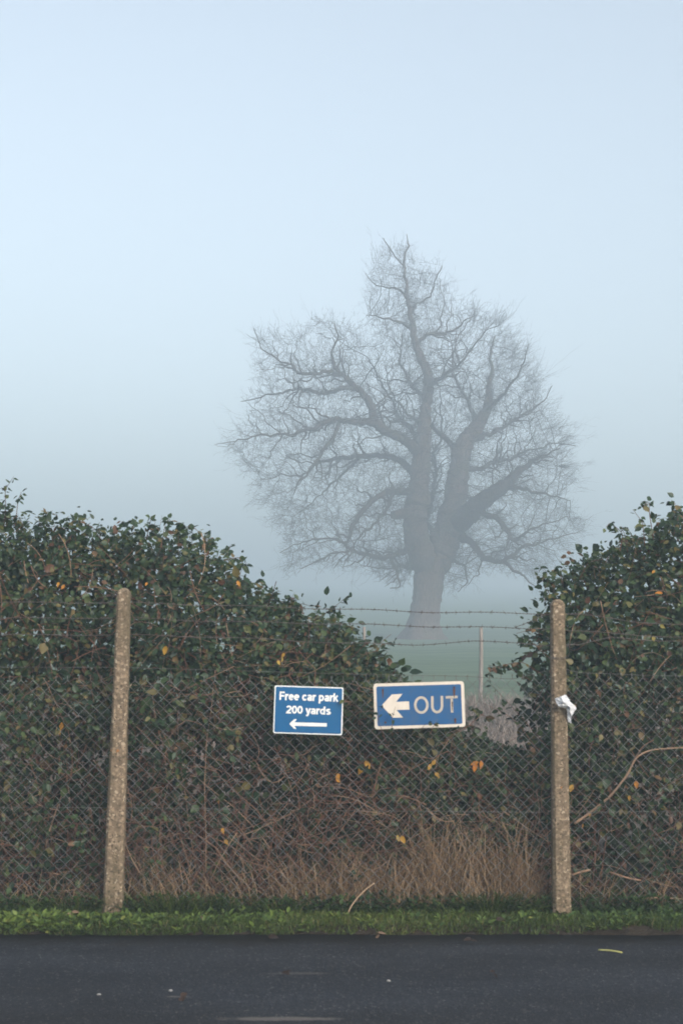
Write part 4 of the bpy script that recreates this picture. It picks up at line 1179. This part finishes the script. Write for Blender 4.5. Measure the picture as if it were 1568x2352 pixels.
rosettes(x, y, (6, 11), (.016, .036), .45, 1.0, .05)
tag(wb.build('verge_weeds', M['weed']), 'broad leaved weeds growing through the roadside grass', 'weeds', kind='stuff')

# taller green tussocks at the foot of the mesh
hb = Batch()
for cx, n, h in ((wx(945, 9), 0, 0), (wx(400, 9), 260, .18), (wx(1125, 9), 420, .17), (wx(640, 9), 120, .14), (wx(170, 9), 150, .16), (wx(480, 9), 130, .15)):
    if not n: continue
    x = cx + r.normal(size=n) * .13; y = 8.98 + np.abs(r.normal(size=n)) * .06
    P = np.stack([x, y, gz(y)], -1)
    lean = np.stack([(x - cx) * .9 + r.normal(size=n) * .05, -.03 - np.abs(r.normal(size=n)) * .05, -.03 * np.ones(n)], -1)
    blades(P, r.uniform(.5, 1.1, n) * h, lean, r.uniform(.003, .006, n), np.clip(.4 + r.normal(size=n) * .22, 0, 1), hb, r)
tag(hb.build('grass_tussocks', M['grass']), 'longer green grass tufts at the foot of the mesh', 'grass', kind='stuff')

db = Batch()
def dead(xc, sx, n, h0, h1, ylo=9.08, yhi=9.22):
    x = xc + r.uniform(-1, 1, n) * sx; y = r.uniform(ylo, yhi, n)
    P = np.stack([x, y, gz(y)], -1); h = r.uniform(h0, h1, n)
    lean = np.stack([r.normal(size=n) * .13 + r.normal() * .06, r.normal(size=n) * .04 - .02, -np.abs(r.normal(size=n)) * .05], -1)
    blades(P, h, lean, r.uniform(.002, .0048, n), np.clip(r.beta(1.7, 1.5, n), 0, 1), db, r)
dead(wx(900), .66, 420, .10, .36)
for _ in range(84):
    vx = r.normal() * 100 + 1060 if r.uniform() < .6 else r.uniform(640, 1190)
    dead(wx(vx), r.uniform(.02, .09), r.integers(18, 52), .14, r.uniform(.3, .74) * (1 if vx > 920 else .72))
dead(wx(560), .5, 260, .10, .4); dead(wx(350), .22, 150, .12, .42); dead(wx(140), .5, 200, .08, .3); dead(wx(1200), .2, 260, .1, .4); dead(wx(1430), .5, 320, .06, .28)
tag(db.build('dead_grass', M['hay']), 'dry brown grass stalks standing behind the mesh', 'dead grass', kind='stuff')

# rough pale margin of the field behind the gap
nb = Batch(); n = 20000
y = 14.0 + r.uniform(0, 1, n) ** .8 * 17.2; x = r.uniform(-2.5, 9, n) * (y / 24)
z = gz(y) + np.where(y > 14, wave(x * .12, y * .12, 3) * .10 * np.clip((y - 14) / 20, 0, 1), 0)
tuft = .5 + .5 * np.clip(wave(x * .6, y * .6, 14) + .5, 0, 1.4)
blades(np.stack([x, y, z], -1), r.uniform(.10, .34, n) * tuft, r.normal(size=(n, 3)) * np.array([.14, .12, .03]), r.uniform(.008, .02, n), np.clip(r.beta(1.6, 1.6, n), 0, 1), nb, r)
tag(nb.build('rough_margin_grass', M['margin']), 'pale dead grass on the rough field margin', 'dead grass', kind='stuff')

# ------------------------------------------------------------------ small things on the verge and road
def stalk(name, pts, Yd, rad, m, label, cat, a=.8):
    b = Batch(); b.tube(smooth(vpath(pts, Yd), 16), np.linspace(rad, rad * .75, 16), 5, a)
    o = b.build(name, m); put_origin(o.data, o, W(*pts[0], Yd)); tag(o, label, cat); return o
stalk('dry_stem', [(797, 2112), (800, 2092), (815, 2068), (838, 2044), (860, 2028)], 8.95, .0055, M['cane'], 'single pale bent stem leaning out over the verge grass', 'stem', 1.0)
def onroad(vx, vy, dz=.004):
    st, ct = math.sin(TILT), math.cos(TILT)
    dx, dy = vx - VW / 2, VH / 2 - vy
    d = Vector((dx, F * ct - dy * st, F * st + dy * ct))
    return Vector((0, 0, EYE)) + d * ((dz - EYE) / d.z)
b = Batch(); p0, p1 = onroad(1373, 2182), onroad(1428, 2188)
b.tube(np.array([list(p0 + (p1 - p0) * t + Vector((0, 0, .004 * math.sin(t * 3.1)))) for t in np.linspace(0, 1, 7)]), .0045, 5, .5)
o = b.build('straw', M['straw']); put_origin(o.data, o, p0); tag(o, 'yellow straw lying on the dark road', 'straw')
# fallen leaves along the road edge
spots = [(617, 2149, 'curled dark leaf on the tarmac below the two signs', .02), (1082, 2158, 'dark leaf clump on the tarmac below the right post', .02), (652, 2233, 'small dark leaf alone on the road in the middle', .02), (1130, 2235, 'small dark leaf alone on the road to the right', .02),
         (455, 2108, 'pale brown leaf caught upright in the verge grass', .5), (165, 2098, 'pinkish brown leaf in the grass left of the left post', .7), (1133, 2112, 'dark brown leaf lying on the verge grass', .1), (870, 2143, 'pale leaf at the road edge', .8), (413, 2284, 'small dark clod on the road near the pale patch', .1)]
for vx, vy, lab, tone in spots:
    up = vy < 2130
    p = W(vx, vy, 8.75) if up else onroad(vx, vy, .012)
    b = Batch(); k_ = 2
    leaves(np.array([list(p)] * k_) + r.normal(size=(k_, 3)) * .006, np.array([[0, -.6 if up else -.2, 1]]) + r.normal(size=(k_, 3)) * .35, r.normal(size=(k_, 3)), r.uniform(.03, .06, k_), tone, b, 1.0)
    o = b.build('fallen_leaf', M['litter']); put_origin(o.data, o, p); tag(o, lab, 'leaf', 'fallen leaves along the road edge')
for vx, vy, lab in ((892, 2253, 'small pale chip of stone in the middle of the road'), (228, 2284, 'small pale chip of stone at the left of the road'), (392, 2275, 'small pale chip of stone near the verge on the left road')):
    bm = bmesh.new(); bmesh.ops.create_icosphere(bm, subdivisions=2, radius=.008)
    for v in bm.verts: v.co = Vector((v.co.x * 1.3, v.co.y, v.co.z * .6)) * random.uniform(.8, 1.15)
    me = bpy.data.meshes.new('pebble'); bm.to_mesh(me); bm.free()
    o = link('pebble', me, M['stone']); o.location = onroad(vx, vy, .012); tag(o, lab, 'pebble', 'pale stone chips on the road')

# ------------------------------------------------------------------ fog
HX, HY0, HY1, HZ0, HZ1 = 610, -610, 610, -1.2, 31.5
bm = bmesh.new(); bmesh.ops.create_cube(bm, size=1)
for v in bm.verts:
    v.co = Vector((v.co.x * 2 * HX, (v.co.y + .5) * (HY1 - HY0) + HY0, (v.co.z + .5) * (HZ1 - HZ0) + HZ0))
me = bpy.data.meshes.new('haze'); bm.to_mesh(me); bm.free()
m = bpy.data.materials.new('fog'); m.use_nodes = True
nt = m.node_tree; nt.nodes.clear()
out = nt.nodes.new('ShaderNodeOutputMaterial'); pv = nt.nodes.new('ShaderNodeVolumePrincipled')
pv.inputs['Color'].default_value = (.63, .725, .825, 1)
pv.inputs['Density'].default_value = HAZE_DENSITY
pv.inputs['Anisotropy'].default_value = .1
nt.links.new(pv.outputs[0], out.inputs['Volume'])
tag(link('haze', me, m), 'pale blue fog lying over the field', 'fog', kind='stuff')
